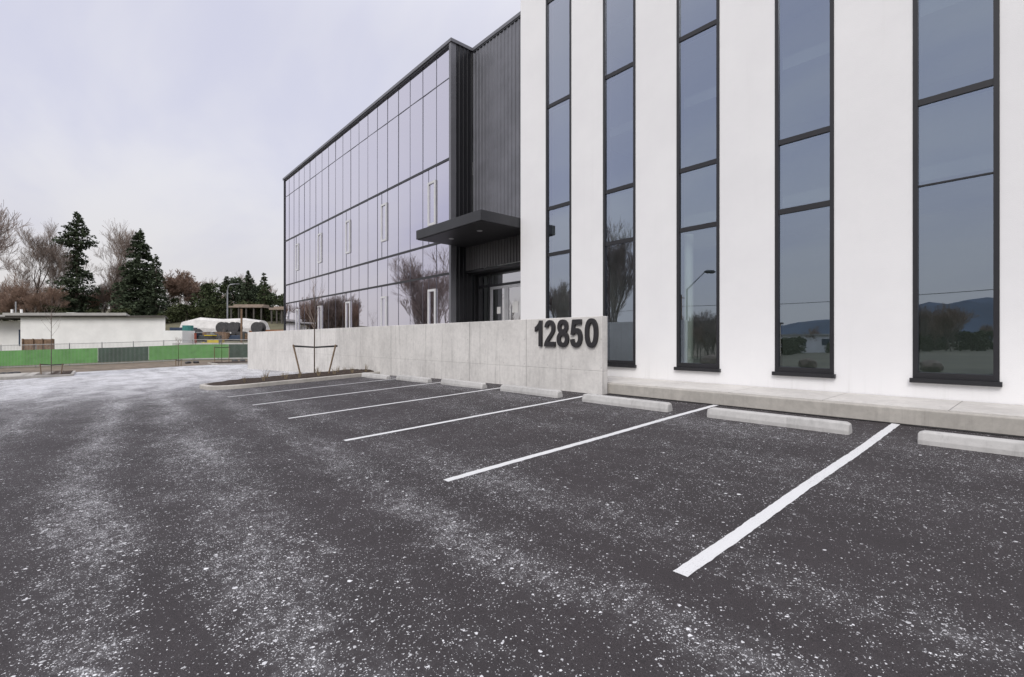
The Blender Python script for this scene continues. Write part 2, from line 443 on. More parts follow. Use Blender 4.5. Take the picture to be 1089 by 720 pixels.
# ---------------------------------------------------------------- concrete wall with the address
WV = 8.34
wl = MB()
us = frange(WU0, WU1, 1.0)
for i in range(len(us)-1):
    pass
wl.prism([(WU0, WV), (WU1, WV), (WU1, WV+.2), (WU0, WV+.2)], -2.6, .512)
o = wl.build('concrete_wall', M['wallconc'], bevel=.012, origin=W(WU0, WV+.1, G(WU0, WV)))
tag(o, 'long low board-formed concrete wall running left from the white facade', 'wall')
def superell(cx, cy, rx, ry, n=2.35, k=48, rev=False):
    p = []
    for i in range(k):
        t = 2*math.pi*i/k; c, s = math.cos(t), math.sin(t)
        p.append((cx+rx*math.copysign(abs(c)**(2/n), c), cy+ry*math.copysign(abs(s)**(2/n), s)))
    return p[::-1] if rev else p
def arc(cx, cy, rx, ry, a0, a1, k=14): return [(cx+rx*math.cos(R(a0+(a1-a0)*i/k)), cy+ry*math.sin(R(a0+(a1-a0)*i/k))) for i in range(k+1)]
def spline(p, k=4):
    out = []
    for i in range(len(p)-1):
        a, b, c, d = p[max(i-1, 0)], p[i], p[i+1], p[min(i+2, len(p)-1)]
        for j in range(k):
            t = j/k
            out.append(tuple(.5*(2*b[q]+(c[q]-a[q])*t+(2*a[q]-5*b[q]+4*c[q]-d[q])*t*t+(-a[q]+3*b[q]-3*c[q]+d[q])*t**3) for q in (0, 1)))
    return out+[p[-1]]
eight = []
for i in range(61):
    yv = -22+ (1494)*i/60
    hw = 0
    for cy, rx, ry in ((1085, 440, 387), (405, 500, 427)):
        t = (yv-cy)/ry
        if abs(t) <= 1: hw = max(hw, rx*(1-abs(t)**2.2)**(1/2.2))
    eight.append((hw, yv))
eight = [(565+h, y) for h, y in eight] + [(565-h, y) for h, y in eight[::-1][1:-1]]
GL = {
 '1': [[(806, 0), (525, 0), (525, 1059)] + spline([(525, 1059), (371, 935), (162, 846)]) [1:] + [(162, 1101)] + spline([(162, 1101), (300, 1160), (450, 1275), (540, 1390), (578, 1472)])[1:] + [(806, 1472)]],
 '2': [arc(545, 1040, 460, 432, 175, -5) + spline([(1003, 1002), (975, 860), (890, 720), (700, 530), (520, 370), (425, 261)])[1:] + [(1020, 261), (1020, 0), (45, 0)] +
       spline([(45, 0), (75, 160), (180, 340), (380, 540), (600, 745), (700, 880), (722, 1010)])[1:] + arc(545, 1035, 178, 205, 5, 172, 12)],
 '8': [eight, superell(565, 1085, 172, 158, 2.1, 32, True), superell(565, 405, 222, 205, 2.1, 32, True)],
 '5': [spline([(95, 385), (130, 210), (250, 65), (420, -10), (560, -25), (760, 20), (920, 140), (1015, 310), (1040, 490), (1010, 690), (920, 850), (780, 950), (620, 985), (520, 970), (425, 925)]) +
       [(470, 1190), (975, 1190), (975, 1447), (265, 1447), (120, 655), (350, 625)] + spline([(350, 625), (430, 700), (550, 738), (660, 705), (730, 620), (752, 480), (730, 340), (660, 245), (550, 208), (450, 240), (395, 310), (375, 410)])[1:]],
 '0': [superell(565, 724, 490, 748, 2.3), superell(565, 724, 205, 520, 2.2, 40, True)],
}
num = empty('address_number', W(7.67, WV-.03, -.165), 'large black metal numerals 12850 mounted on the concrete wall', 'address number')
sc = .63/1472
ul = 8.67
for ch, adv, off in (('1', .335, 120), ('2', .425, 30), ('8', .425, 60), ('5', .43, 90), ('0', .42, 60)):
    cu = bpy.data.curves.new('tmp', 'CURVE'); cu.dimensions = '2D'; cu.fill_mode = 'BOTH'; cu.extrude = .022; cu.bevel_depth = .003
    for pts in GL[ch]:
        sp = cu.splines.new('POLY'); sp.points.add(len(pts)-1); sp.use_cyclic_u = True
        for q, (x, y) in zip(sp.points, pts): q.co = ((x-off)*sc*.85, y*sc, 0, 1)
    to = bpy.data.objects.new('tmp', cu); C.objects.link(to)
    bpy.context.view_layer.update()
    me = bpy.data.meshes.new_from_object(to.evaluated_get(bpy.context.evaluated_depsgraph_get()))
    bpy.data.objects.remove(to)
    me.name = 'digit'; me.materials.clear(); me.materials.append(M['digit'])
    o = bpy.data.objects.new('digit', me); C.objects.link(o); o.parent = num
    o.location = Vector(W(ul, WV-.03, -.165))-num.location; o.rotation_euler = (R(90), 0, 0)
    ul -= adv

# ---------------------------------------------------------------- the office building
FV = 10.1
bld = empty('office_building', W(12, FV, -.96), 'modern office building with white walls, tall narrow windows and dark glass wing', 'building')
WL = [1.15+2.105*i for i in range(-4, 5)]          # window centres
WH = .5; SZ, TZ, WT, WB = -.62, 11.4, 12.6, -1.3
m = MB(); edge = [-9.6]
ulo, uhi = -9.4, 11.18
prev = ulo
for c in WL:
    m.box(prev, c-WH, FV, FV+.3, WB, WT); m.box(c-WH, c+WH, FV, FV+.3, WB, SZ-.06); m.box(c-WH, c+WH, FV, FV+.3, TZ, WT)
    prev = c+WH
m.box(prev, uhi, FV, FV+.3, WB, WT)
m.box(ulo, ulo+.3, FV+.303, 24, WB, WT); m.box(uhi-.3, uhi, FV+.303, 24, WB, WT); m.box(ulo, uhi, 24.003, 24.3, WB, WT)
m.box(ulo+.3, uhi-.3, FV+.303, 24, WT-.4, WT-.1)
m.build('wall', M['white'], bld)
mc = MB(); mc.box(ulo-.04, uhi+.03, FV-.04, FV+.36, WT+.003, WT+.1); mc.build('coping', M['coping'], bld)
# interior
m = MB()
m.box(ulo+.32, uhi-.32, 17, 17.2, -.9, 12.0)
for z in (3.35, 6.85, 10.3): m.box(ulo+.32, uhi-.32, FV+3.2, 16.98, z, z+.3)
m.build('interior', M['interior'], bld)
m = MB(); m.box(ulo+.32, uhi-.32, FV+.31, 16.98, -1.2, -.9); m.build('interior_floor', M['ifloor'], bld)
for uc, vc in ((5.80, FV+.42), (-1.5, FV+.9)):
    m = MB(); m.tube([W(uc, vc, -.89), W(uc, vc, 2.44)], .11, 20); m.build('interior_column', M['ivory'], bld, smooth=False)
# windows
rnd = random.Random(3)
for wi, c in enumerate(WL):
    f = MB(); a, b = c-WH, c+WH
    V0, V1, tk = FV-.012, FV+.2, .066
    f.box(a+.002, a+tk, V0, V1, SZ, TZ-.002); f.box(b-tk, b-.002, V0, V1, SZ, TZ-.002)
    f.box(a+tk, b-tk, V0+.002, V1, SZ, SZ+.09); f.box(a+tk, b-tk, V0+.002, V1, TZ-.08, TZ-.003)
    muls = [2.48, 3.83, 6.82, 9.9]
    for z in muls:
        th = .05
        if z == 2.48 and wi >= 4 and abs(c-1.15) < .1: th = .012
        f.box(a+tk, b-tk, V0+.015, V1-.01, z-th, z+th)
    fo = f.build('window', M['frame'], bld)
    p = MB(); zs = [SZ+.09]+muls+[TZ-.08]
    for z0, z1 in zip(zs, zs[1:]):
        t1, t2 = rnd.uniform(-.002, .002), rnd.uniform(-.003, .003)
        y = FV+.03
        p.quad(W(b-tk, y+t1, z0), W(a+tk, y-t1, z0), W(a+tk, y-t1+t2, z1), W(b-tk, y+t1+t2, z1))
    p.build('pane', M['glass'], fo)
    s = MB(); s.box(a-.03, b+.03, FV-.075, FV+.02, SZ-.075, SZ-.003); s.build('sill', M['frame'], fo)
# glass wing
GU0, GU1, GT, GB = 15.0, 35.7, 11.15, -1.9
bands = [2.48, 3.74, 6.79]; thin = 9.83
m = MB()
ncol = 20; st = (GU1-GU0-.1)/ncol
cols = [GU0+.1+st*i for i in range(ncol+1)]
for i in range(1, ncol):
    m.box(cols[i]-.010, cols[i]+.010, FV+.05, FV+.12, GB, GT-.02)
m.box(GU0+.13, GU1-.1, FV+.047, FV+.12, thin-.014, thin+.014)
m.build('mullions', M['greyalu'], bld)
m = MB()
for z in bands: m.box(GU0+.13, GU1-.1, FV+.03, FV+.13, z-.042, z+.042)
m.box(GU1-.1, GU1+.02, FV-.0, FV+.3, GB, GT-.003); 
m.build('transoms', M['frame'], bld)
m = MB(); m.box(GU0-.0, GU0+.13, FV-.03, FV+.2, GB, GT-.003); m.build('corner_trim', M['trimgrey'], bld)
p = MB(); rnd = random.Random(11); zs = [GB]+bands+[thin, GT]
for i in range(ncol):
    for z0, z1 in zip(zs, zs[1:]):
        t1, t2, y = rnd.uniform(-.0035, .0035), rnd.uniform(-.004, .004), FV+.06
        a, b = cols[i], cols[i+1]
        p.quad(W(b, y+t1, z0), W(a, y-t1, z0), W(a, y-t1+t2, z1), W(b, y+t1+t2, z1))
p.build('curtain_wall', M['cglass'], bld)
# opening lights: white framed, every fourth bay, on two storeys
for k in range(5):
    u0 = cols[1+4*k]+.015; u1 = u0+.56
    for z0, z1 in ((4.50, 6.22), (.35, 1.98)):
        f = MB(); t = .085
        for (a, b, c, d) in ((u0, u0+t, z0, z1), (u1-t, u1, z0, z1), (u0+t, u1-t, z0, z0+t), (u0+t, u1-t, z1-t, z1)):
            f.box(a, b, FV+.0, FV+.09, c, d)
        fo = f.build('opening_window', M['whitealu'], bld)
        q = MB(); q.quad(W(u1-t, FV+.04, z0+t), W(u0+t, FV+.04, z0+t), W(u0+t, FV+.043, z1-t), W(u1-t, FV+.043, z1-t)); q.build('pane', M['cglass'], fo)
        for ma, mb_ in ((bands[1] if z0 > 3 else GB, z0), (z1, bands[2] if z0 > 3 else bands[0])):
            q = MB(); q.box(u1-.010, u1+.010, FV+.048, FV+.1, ma, mb_); q.build('mullion', M['greyalu'], fo)
# interior of wing
m = MB(); m.box(GU0+.2, GU1-.1, 15.5, 15.7, GB, GT-.3)
for z in (3.0, 6.4): m.box(GU0+.2, GU1-.1, FV+.45, 15.48, z, z+.5)
m.box(GU0+.25, GU1-.1, FV+.45, 15.48, -.6, -.3)
for uu in (19.2, 23.3, 27.5, 31.6): m.box(uu-.2, uu+.2, FV+1.2, FV+1.6, -.29, 2.99)
m.build('interior', M['interior'], bld)
m = MB(); m.box(GU0+.13, GU1, FV+.35, 22, GT-.25, GT-.05); m.box(GU1-.25, GU1, FV+.303, 22, GB, GT-.26); m.build('roof', M['roofing'], bld)
# roof edge cap following the recess
VD = 11.08
m = MB()
m.box(GU0-.05, GU1+.05, FV-.06, FV+.35, GT-.10, GT+.02)
m.box(GU0-.05, GU0+.30, FV+.353, VD-.06, GT-.10, GT+.02)
m.box(11.2, GU0+.30, VD-.058, VD+.35, GT-.099, GT+.022)
m.build('roof_edge', M['trimgrey'], bld)
m = MB(); m.box(GU0+.13, GU1-.1, FV-.02, FV+.13, GT-.17, GT-.103); m.box(11.2, GU0-.03, VD-.04, VD+.1, GT-.16, GT-.102); m.build('roof_flashing', M['frame'], bld)
# ribbed metal cladding
def ribs_u(m, ua, ub, v, z0, z1, pitch=.2):
    n = round((ub-ua)/pitch)
    pr = []
    for i in range(n):
        a = ua+(ub-ua)*i/n; w = (ub-ua)/n
        pr += [(a, 0), (a+w*.62, 0), (a+w*.70, -.028), (a+w*.92, -.028)]
    pr.append((ub, 0))
    for (a, da), (b, db) in zip(pr, pr[1:]):
        m.quad(W(b, v+db, z0), W(a, v+da, z0), W(a, v+da, z1), W(b, v+db, z1))
def ribs_v(m, va, vb, u, z0, z1, pitch=.2):
    n = round((vb-va)/pitch); pr = []
    for i in range(n):
        a = va+(vb-va)*i/n; w = (vb-va)/n
        pr += [(a, 0), (a+w*.62, 0), (a+w*.70, -.028), (a+w*.92, -.028)]
    pr.append((vb, 0))
    for (a, da), (b, db) in zip(pr, pr[1:]):
        m.quad(W(u+da, a, z0), W(u+db, b, z0), W(u+db, b, z1), W(u+da, a, z1))
m = MB(); ribs_u(m, 11.2, GU0-.03, VD, 3.5, GT-.1); m.build('metal_cladding', M['clad'], bld)
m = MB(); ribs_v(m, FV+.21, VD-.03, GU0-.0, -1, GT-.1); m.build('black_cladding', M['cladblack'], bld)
m = MB(); ribs_u(m, 11.2, GU0-.03, VD-.33, 2.60, 3.47, .16)
m.build('cladding_band', M['cladband'], bld)
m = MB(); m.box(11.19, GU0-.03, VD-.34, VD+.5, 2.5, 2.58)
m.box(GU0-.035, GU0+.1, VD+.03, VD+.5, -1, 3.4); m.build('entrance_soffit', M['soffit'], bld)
# canopy
CZ0, CZ1, CVF = 3.47, 3.80, 8.57
m = MB(); m.box(11.22, 14.93, CVF, FV+.0, CZ0+.02, CZ1); m.box(11.22, 14.93, FV+.002, VD-.06, CZ0+.02, CZ1)
cano = m.build('canopy', M['canopy'], bld, bevel=.006)
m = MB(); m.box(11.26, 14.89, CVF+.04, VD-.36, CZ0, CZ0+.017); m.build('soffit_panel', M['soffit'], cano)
for (a, b) in ((12.3, 9.35), (13.9, 9.35)):
    m = MB(); m.tube([W(a, b, CZ0-.012), W(a, b, CZ0+.01)], .09, 16); m.build('downlight', M['alu'], cano)
# entrance: sidelight, transom, double doors
EV = VD+.18; FLZ = -.3
m = MB(); E0, E1, D0, D1, D2 = 11.5, 14.9, 12.27, 13.26, 14.24
for u in (E0, D0-.04, D2+.0, E1): m.box(u-.04, u+.04, EV, EV+.12, FLZ, 2.49)
m.box(E0+.04, E1-.04, EV+.003, EV+.11, 1.97, 2.05); m.box(E0+.04, E1-.04, EV+.003, EV+.11, 2.42, 2.488)
store = m.build('entrance_frame', M['frame'], bld)
m = MB()
for a, b, z0, z1 in ((D2+.04, E1-.04, FLZ, 1.97), (D2+.04, E1-.04, 2.05, 2.42), (D0, D2-.04, 2.05, 2.42), (E0+.04, D0-.08, FLZ, 2.42)):
    m.quad(W(b, EV+.06, z0), W(a, EV+.06, z0), W(a, EV+.06, z1), W(b, EV+.06, z1))
m.build('pane', M['dglass'], store)
for a, b in ((D0+.003, D1-.003), (D1+.003, D2-.043)):
    m = MB(); t = .10
    for (q, r, z0, z1) in ((a, a+t, FLZ+.01, 1.96), (b-t, b, FLZ+.01, 1.96), (a+t, b-t, FLZ+.01, FLZ+.25), (a+t, b-t, 1.86, 1.96)):
        m.box(q, r, EV+.02, EV+.08, z0, z1)
    d = m.build('door', M['alu'], bld)
    m = MB(); m.quad(W(b-t, EV+.05, FLZ+.25), W(a+t, EV+.05, FLZ+.25), W(a+t, EV+.05, 1.86), W(b-t, EV+.05, 1.86)); m.build('pane', M['dglass'], d)
    m = MB(); n0 = (a+b)/2-.12; m.box(n0, n0+(.2 if a > D1-.5 else .3), EV+.042, EV+.046, .95, 1.2 if a > D1-.5 else 1.35); m.build('notice', M['shed'], d)
    hu = b-.16 if a < D1-.5 else a+.16
    m = MB(); m.tube([W(hu, EV-.03, .3), W(hu, EV-.03, 1.2)], .016, 8); m.tube([W(hu, EV-.03, .4), W(hu, EV+.03, .4)], .012, 6); m.tube([W(hu, EV-.03, 1.1), W(hu, EV+.03, 1.1)], .012, 6)
    m.build('handle', M['alu'], d)
# lobby
m = MB(); m.box(11.2, 14.98, 15.0, 15.2, FLZ, 3.3); m.box(11.2, 14.98, EV+.6, 14.98, 2.6, 2.75); m.build('lobby_interior', M['interior'], bld)
m = MB(); m.box(11.21, 14.98, EV+.13, 14.98, FLZ-.2, FLZ); m.build('lobby_floor', M['ifloor'], bld)
# terrace between wall and doors
m = MB(); m.box(9.6, 36.5, WV+.203, FV-.01, -2.0, FLZ-.02); m.box(11.21, 14.97, FV-.008, EV-.003, -2.0, FLZ-.02)
struct(m.build('entrance_terrace', M['slab']))

# ---------------------------------------------------------------- planting bed
IU0, IU1, IV0, IV1 = 17.25, 20.9, 2.85, 8.33
def rounded(u0, u1, v0, v1, r):
    p = []
    for cx, cy, a in ((u1-r, v0+r, -90), (u0+r, v0+r, 180)):
        pass
    p += [(u0, v1)]
    p += [(u0+r+r*math.cos(R(t)), v0+r+r*math.sin(R(t))) for t in (180, 200, 220, 240, 255, 270)]
    p += [(u1-r+r*math.cos(R(t)), v0+r+r*math.sin(R(t))) for t in (270, 290, 310, 330, 345, 360)]
    p += [(u1, v1)]
    return p
outer = rounded(IU0, IU1, IV0, IV1, 1.2); inner = rounded(IU0+.15, IU1-.15, IV0+.15, IV1, 1.06)
def dens(p):
    o = []
    for (a, b), (c, d) in zip(p, p[1:]):
        n = max(1, int(math.hypot(c-a, d-b)/.5)); o += [(a+(c-a)*i/n, b+(d-b)*i/n) for i in range(n)]
    return o+[p[-1]]
def kerb_ring(outer, inner, name='kerb', h=.13):
    m = MB()
    for (a, b, c, d) in zip(outer, inner, outer[1:], inner[1:]):
        def P(p, hh): return W(p[0], p[1], G(*p)+hh)
        m.quad(P(a, -.1), P(c, -.1), P(c, h-.02), P(a, h-.02))
        a2 = (a[0]+(b[0]-a[0])*.15, a[1]+(b[1]-a[1])*.15); c2 = (c[0]+(d[0]-c[0])*.15, c[1]+(d[1]-c[1])*.15)
        m.quad(P(a, h-.02), P(c, h-.02), P(c2, h), P(a2, h)); m.quad(P(a2, h), P(c2, h), P(d, h), P(b, h))
        m.quad(P(b, h), P(d, h), P(d, -.1), P(b, -.1))
    return struct(m.build(name, M['kerbconc']))
# same sampling on both rings
def ring_pair(u0, u1, v0, v1, r, w):
    o = []; 
    for t in range(21): o.append(((u0, v1+(v0+r-v1)*t/20), (u0+w, v1+(v0+r-v1)*t/20)))
    for k in range(1, 9):
        t = 180+90*k/8; c, s = math.cos(R(t)), math.sin(R(t)); o.append(((u0+r+r*c, v0+r+r*s), (u0+r+(r-w)*c, v0+r+(r-w)*s)))
    for k in range(0, 9):
        t = 270+90*k/8; c, s = math.cos(R(t)), math.sin(R(t)); o.append(((u1-r+r*c, v0+r+r*s), (u1-r+(r-w)*c, v0+r+(r-w)*s)))
    for t in range(1, 21): o.append(((u1, v0+r+(v1-v0-r)*t/20), (u1-w, v0+r+(v1-v0-r)*t/20)))
    return [a for a, b in o], [b for a, b in o]
oo, ii = ring_pair(IU0, IU1, IV0, IV1, 1.2, .15)
kerb_ring(oo, ii)
rnd = random.Random(21)
m = MB()
us = frange(IU0+.1, IU1-.1, .12); vs = frange(IV0+.1, IV1, .14)
hmap = {}
def inside_bed(u, v):
    r = 1.08; u0, u1, v0 = IU0+.13, IU1-.13, IV0+.13
    if v < v0+r:
        if u < u0+r: return math.hypot(u-u0-r, v-v0-r) <= r
        if u > u1-r: return math.hypot(u-u1+r, v-v0-r) <= r
    return u0 <= u <= u1 and v >= v0
for i, u in enumerate(us):
    for j, v in enumerate(vs):
        e = min(u-IU0, IU1-u, v-IV0)
        z = G(u, v)+.10+.10*sstep(.1, 1.2, e)+rnd.uniform(-.018, .02)
        hmap[i, j] = len(m.v); m.v.append(W(u, v, z))
for i in range(len(us)-1):
    for j in range(len(vs)-1):
        if all(inside_bed(us[a], vs[b]) for a, b in ((i, j), (i+1, j), (i, j+1), (i+1, j+1))):
            m.f.append((hmap[i, j], hmap[i, j+1], hmap[i+1, j+1], hmap[i+1, j]))
struct(m.build('planting_bed', M['mulch']))
# dormant plants: each a small tuft of dry stems, all alike
def tuft(rnd, n=16, h=.28):
    m = MB()
    for _ in range(n):
        a = rnd.uniform(0, 6.28); l = rnd.uniform(.5, 1)*h; s = rnd.uniform(.1, .5)
        p0 = Vector((rnd.uniform(-.04, .04), rnd.uniform(-.04, .04), 0)); p1 = p0+Vector((math.cos(a)*s*l*.5, math.sin(a)*s*l*.5, l*.6)); p2 = p0+Vector((math.cos(a)*s*l, math.sin(a)*s*l, l))
        m.tube([p0, p1, p2], [.005, .004, .002], 3, False)
    return m
tf = None
for k in range(16):
    u = IU0+.45+ (k % 2)*rnd.uniform(.6, 1.6)+rnd.uniform(-.1, .1); v = IV0+.9+ .31*k+rnd.uniform(-.1, .1)
    if tf is None: o = tuft(rnd).build('dormant_shrub', M['dry']); tf = o
    else: o = tf.copy(); C.objects.link(o)
    o.location = W(u, v, G(u, v)+.16); o.rotation_euler = (0, 0, rnd.uniform(0, 6.28)); s = rnd.uniform(.6, 1.3); o.scale = (s, s, s)
    tag(o, 'small dormant tuft of dry stems in the mulched bed by the concrete wall', 'shrub', 'dry tufts in the mulched bed')

# ---------------------------------------------------------------- trees
def grow(m, tw, rnd, p, d, L, r, depth, maxd, spread=.6, up=.15, twd=2, nchild=(2, 3), rmin=.0):
    n = 4; pts = [p]; rad = [r]; q = Vector(p); dd = Vector(d)
    for i in range(n):
        dd = (dd + Vector((rnd.uniform(-1, 1), rnd.uniform(-1, 1), rnd.uniform(-.6, 1)*.6+up))*.16).normalized()
        q = q+dd*(L/n); pts.append(tuple(q)); rad.append(max(rmin, r*(1-.42*(i+1)/n)))
    tgt = m if depth <= twd else tw
    tgt.tube(pts, rad, 7 if depth == 0 else (5 if depth <= 1 else 3), False)
    if depth >= maxd: return
    k = rnd.randint(*nchild)
    for c in range(k + (2 if depth else 3)):
        if c < k: i = n
        else: i = rnd.randint(max(1, n-3), n-1)
        base = Vector(pts[i]); ax = Vector((rnd.gauss(0, 1), rnd.gauss(0, 1), rnd.gauss(0, .5))); ax = (ax-dd*ax.dot(dd))
        if ax.length < .01: continue
        ax.normalize(); s = rnd.uniform(.55, 1.1)*spread
        nd = (dd*math.cos(s)+ax*math.sin(s)+Vector((0, 0, up))).normalized()
        grow(m, tw, rnd, tuple(base), nd, L*rnd.uniform(.55, .8), rad[i]*rnd.uniform(.55, .75), depth+1, maxd, spread, up, twd, nchild, rmin)
def bare_tree(seed, H, r=.22, spread=.6, maxd=5, up=.15, twig='twig', trunkfrac=.3, ivy=0, slim=1.0, rmin=.012, nchild=(2, 3)):
    rnd = random.Random(seed); m, tw = MB(), MB()
    grow(m, tw, rnd, (0, 0, -.2), Vector((0, 0, 1)), H*trunkfrac, r, 0, maxd, spread, up, 2, nchild, rmin)
    root = bpy.data.objects.new('bare_tree', None); C.objects.link(root)
    # normalise the height
    top = max(v[2] for v in tw.v); f = H/top
    m.v = [(x*f*slim, y*f*slim, z*f) for x, y, z in m.v]; tw.v = [(x*f*slim, y*f*slim, z*f) for x, y, z in tw.v]
    m.build('trunk', M['bark'], root, smooth=True); tw.build('crown', M[twig], root)
    if ivy:
        iv = MB()
        for _ in range(1500):
            z = rnd.uniform(0, H*ivy); a = rnd.uniform(0, 6.28); rr = r*1.3+abs(rnd.gauss(0, .25)); leaf(iv, rnd, (rr*math.cos(a), rr*math.sin(a), z), .22)
        iv.build('ivy', M['ivy'], root)
    return root
def leaf(m, rnd, p, s, flat=.5):
    a = Vector((rnd.gauss(0, 1), rnd.gauss(0, 1), rnd.gauss(0, flat))).normalized()
    b = a.cross(Vector((rnd.gauss(0, 1), rnd.gauss(0, 1), rnd.gauss(0, 1)))).normalized()
    p = Vector(p); s1, s2 = s*rnd.uniform(.6, 1.3), s*rnd.uniform(.35, .7)
    m.quad(tuple(p-a*s1), tuple(p-b*s2), tuple(p+a*s1), tuple(p+b*s2))
def conifer(seed, H, rad, mat='needle', dens=1.0, start=.05, droop=.35, gap=0.0, longlimbs=0, prof=None, leafs=.24):
    rnd = random.Random(seed); m, tr, lb = MB(), MB(), MB()
    tr.tube([(0, 0, -.3), (.05, 0, H*.5), (0, 0, H*.98)], [H*.016, H*.009, .02], 7, False)
    prof = prof or (lambda t: (1-t)**.85)
    n = int(H*2.7*dens)
    for i in range(n):
        t = start+(1-start)*((i+rnd.random())/n); z = H*t
        if gap and rnd.random() < gap*t: continue
        L0 = rad*prof(t)
        for b in range(rnd.randint(3, 5)):
            a = rnd.uniform(0, 6.28); L = L0*rnd.uniform(.55, 1.1)+.25
            if longlimbs and rnd.random() < .10 and .25 < t < .85: L *= longlimbs
            ex = Vector((math.cos(a), math.sin(a), 0)); sd = Vector((-math.sin(a), math.cos(a), 0))
            k = max(4, int(L*9*dens))
            for j in range(k):
                s = rnd.random()**.7; w = L*.30*(1-s*.75)
                p = Vector((0, 0, z))+ex*(L*s)+sd*rnd.uniform(-w, w)+Vector((0, 0, -droop*L*s*s+.1*L*s+rnd.gauss(0, .10+.035*L)))
                leaf(m, rnd, p, leafs*rnd.uniform(.8, 1.4), .35)
            if L > 1: lb.tube([(0, 0, z), tuple(Vector((0, 0, z))+ex*(L*.6)+Vector((0, 0, (-droop*.36+.06)*L)))], [.05, .02], 3, False)
    tr.v += [] ; off = len(tr.v); tr.v += lb.v; tr.f += [tuple(q+off for q in f) for f in lb.f]
    root = bpy.data.objects.new('conifer_tree', None); C.objects.link(root)
    tr.build('trunk', M['bark'], root); m.build('crown', M[mat], root)
    return root
def bush_tree(seed, H, rad, mat, leafs=.25, n=2600):
    rnd = random.Random(seed); m, tr = MB(), MB()
    tr.tube([(0, 0, -.3), (.1, .05, H*.4), (0, 0, H*.75)], [.22, .15, .04], 6, False)
    cl = []
    for _ in range(14):
        a = rnd.uniform(0, 6.28); rr = rad*rnd.uniform(.1, .75); z = H*rnd.uniform(.14, .85)
        cl.append((rr*math.cos(a), rr*math.sin(a), z, rad*rnd.uniform(.3, .55)*(1.15-.5*z/H)))
        tr.tube([(0, 0, H*.25), (rr*math.cos(a)*.6, rr*math.sin(a)*.6, z*.8), (rr*math.cos(a), rr*math.sin(a), z)], [.1, .06, .03], 4, False)
    for _ in range(n):
        x, y, z, r = rnd.choice(cl); d = Vector((rnd.gauss(0, 1), rnd.gauss(0, 1), rnd.gauss(0, 1))).normalized()*r*rnd.uniform(.55, 1.08)
        leaf(m, rnd, (x+d.x, y+d.y, z+d.z*.8), leafs, .8)
    root = bpy.data.objects.new('evergreen_tree', None); C.objects.link(root)
    tr.build('trunk', M['bark'], root); m.build('crown', M[mat], root)
    return root
def place(o, k, D, z=None, rot=0, s=1.0):       # bearing k = right/ahead
    u, v = XD(k*D, D); o.location = W(u, v, (T(u, v) if z is None else z)-.15); o.rotation_euler = (0, 0, rot); o.scale = (s, s, s)
    return o
def kx(px): return (px-544.5)/514
# tall individual trees on the hillside at left
place(bare_tree(5, 23.5, .3, .55, 6, .16), kx(33), 108); tag(bpy.data.objects['bare_tree'], 'tall bare grey deciduous tree left of the ragged conifer', 'tree')
bt1 = bpy.data.objects['bare_tree']
c1 = conifer(2, 25.5, 5.2, 'needle', 1.2, .06, .12, .0, 1.5, lambda t: interp(t, [0, .12, .3, .42, .48, .68, .71, .76, .80, .9, 1], [.4, .75, .85, .55, .33, .31, .8, .72, .44, .30, .02]), .27)
tag(place(c1, kx(82), 110), 'tall ragged conifer with long bare-looking limbs above the white shed', 'tree')
bt2 = bare_tree(14, 23, .3, .6, 6, .24); tag(place(bt2, kx(118), 112), 'bare fan-shaped deciduous tree between the two tall conifers', 'tree')
c2 = conifer(7, 20.6, 6.6, 'needle', 1.35, .04, .28, .1, 0, lambda t: (1-t)**.75, .30); tag(place(c2, kx(149), 108), 'broad dense dark conifer above the right end of the white shed', 'tree')
c3 = conifer(12, 15, 4.0, 'needle', 1.2, .04, .3, .1); tag(place(c3, kx(166), 107, None, 1), 'shorter dark conifer leaning on the right flank of the broad conifer', 'tree')
# undergrowth of bare trees on the slope
src = [bare_tree(31, 11, .13, .6, 5, .22, 'twigred', rmin=.013), bare_tree(37, 12, .14, .55, 5, .26, 'twig', rmin=.013), bare_tree(43, 9, .10, .7, 5, .16, 'twigred', rmin=.013)]
rnd = random.Random(77); used = [False]*3; allpx = []
spots = []
for i in range(58):
    px = -60+ (i*3.9) + rnd.uniform(-4, 4)
    if 136 < px < 170: continue
    spots.append((kx(px), rnd.uniform(113, 124) if px > 58 else rnd.uniform(100, 124), rnd.uniform(.6, 1.05)))
for i in range(6): spots.append((kx(176+i*22+rnd.uniform(-6, 6)), rnd.uniform(122, 150), rnd.uniform(.8, 1.1)))
# wood beyond the left edge of the view, seen mirrored in the glass wing
for i in range(44):       # plan position: on the slope left of the view
    k, D = rnd.uniform(-.49, -.335), rnd.uniform(124, 150)
    u, v = XD(k*D, D); v = 2*10.16-v; kk, Dk = (-CV*u+CU*v)/(CU*u+CV*v), CU*u+CV*v
    if kk < -1.24: spots.append((kk, Dk, rnd.uniform(.8, 1.2)))
for (k, D, s) in spots:
    i = rnd.randrange(3)
    o = src[i] if not used[i] else copy_tree(src[i]); used[i] = True
    place(o, k, D, None, rnd.uniform(0, 6.28), s)
    tag(o, 'slender bare brown tree in the leafless thicket on the slope', 'tree', 'bare trees of the leafless thicket')
# evergreen scrub at tree feet
sb = bush_tree(51, 4.5, 3.2, 'ivy', .28, 1500)
for j, px in enumerate((4, 62, 104, 128, 178, 186, 199, 213, 231, 246, 256, 270, 282, 294, 306)):
    o = sb if j == 0 else copy_tree(sb); place(o, kx(px), 101+2*(j % 3), None, j*1.3, rnd.uniform(.6, 1.0)); o.name = 'evergreen_bush'
    if px > 190: o.location = Vector(W(*XD(kx(px)*108, 108), T(*XD(kx(px)*108, 108))-.15))
    tag(o, 'low olive evergreen bush at the feet of the hillside trees', 'bush', 'evergreen bushes at the foot of the trees')
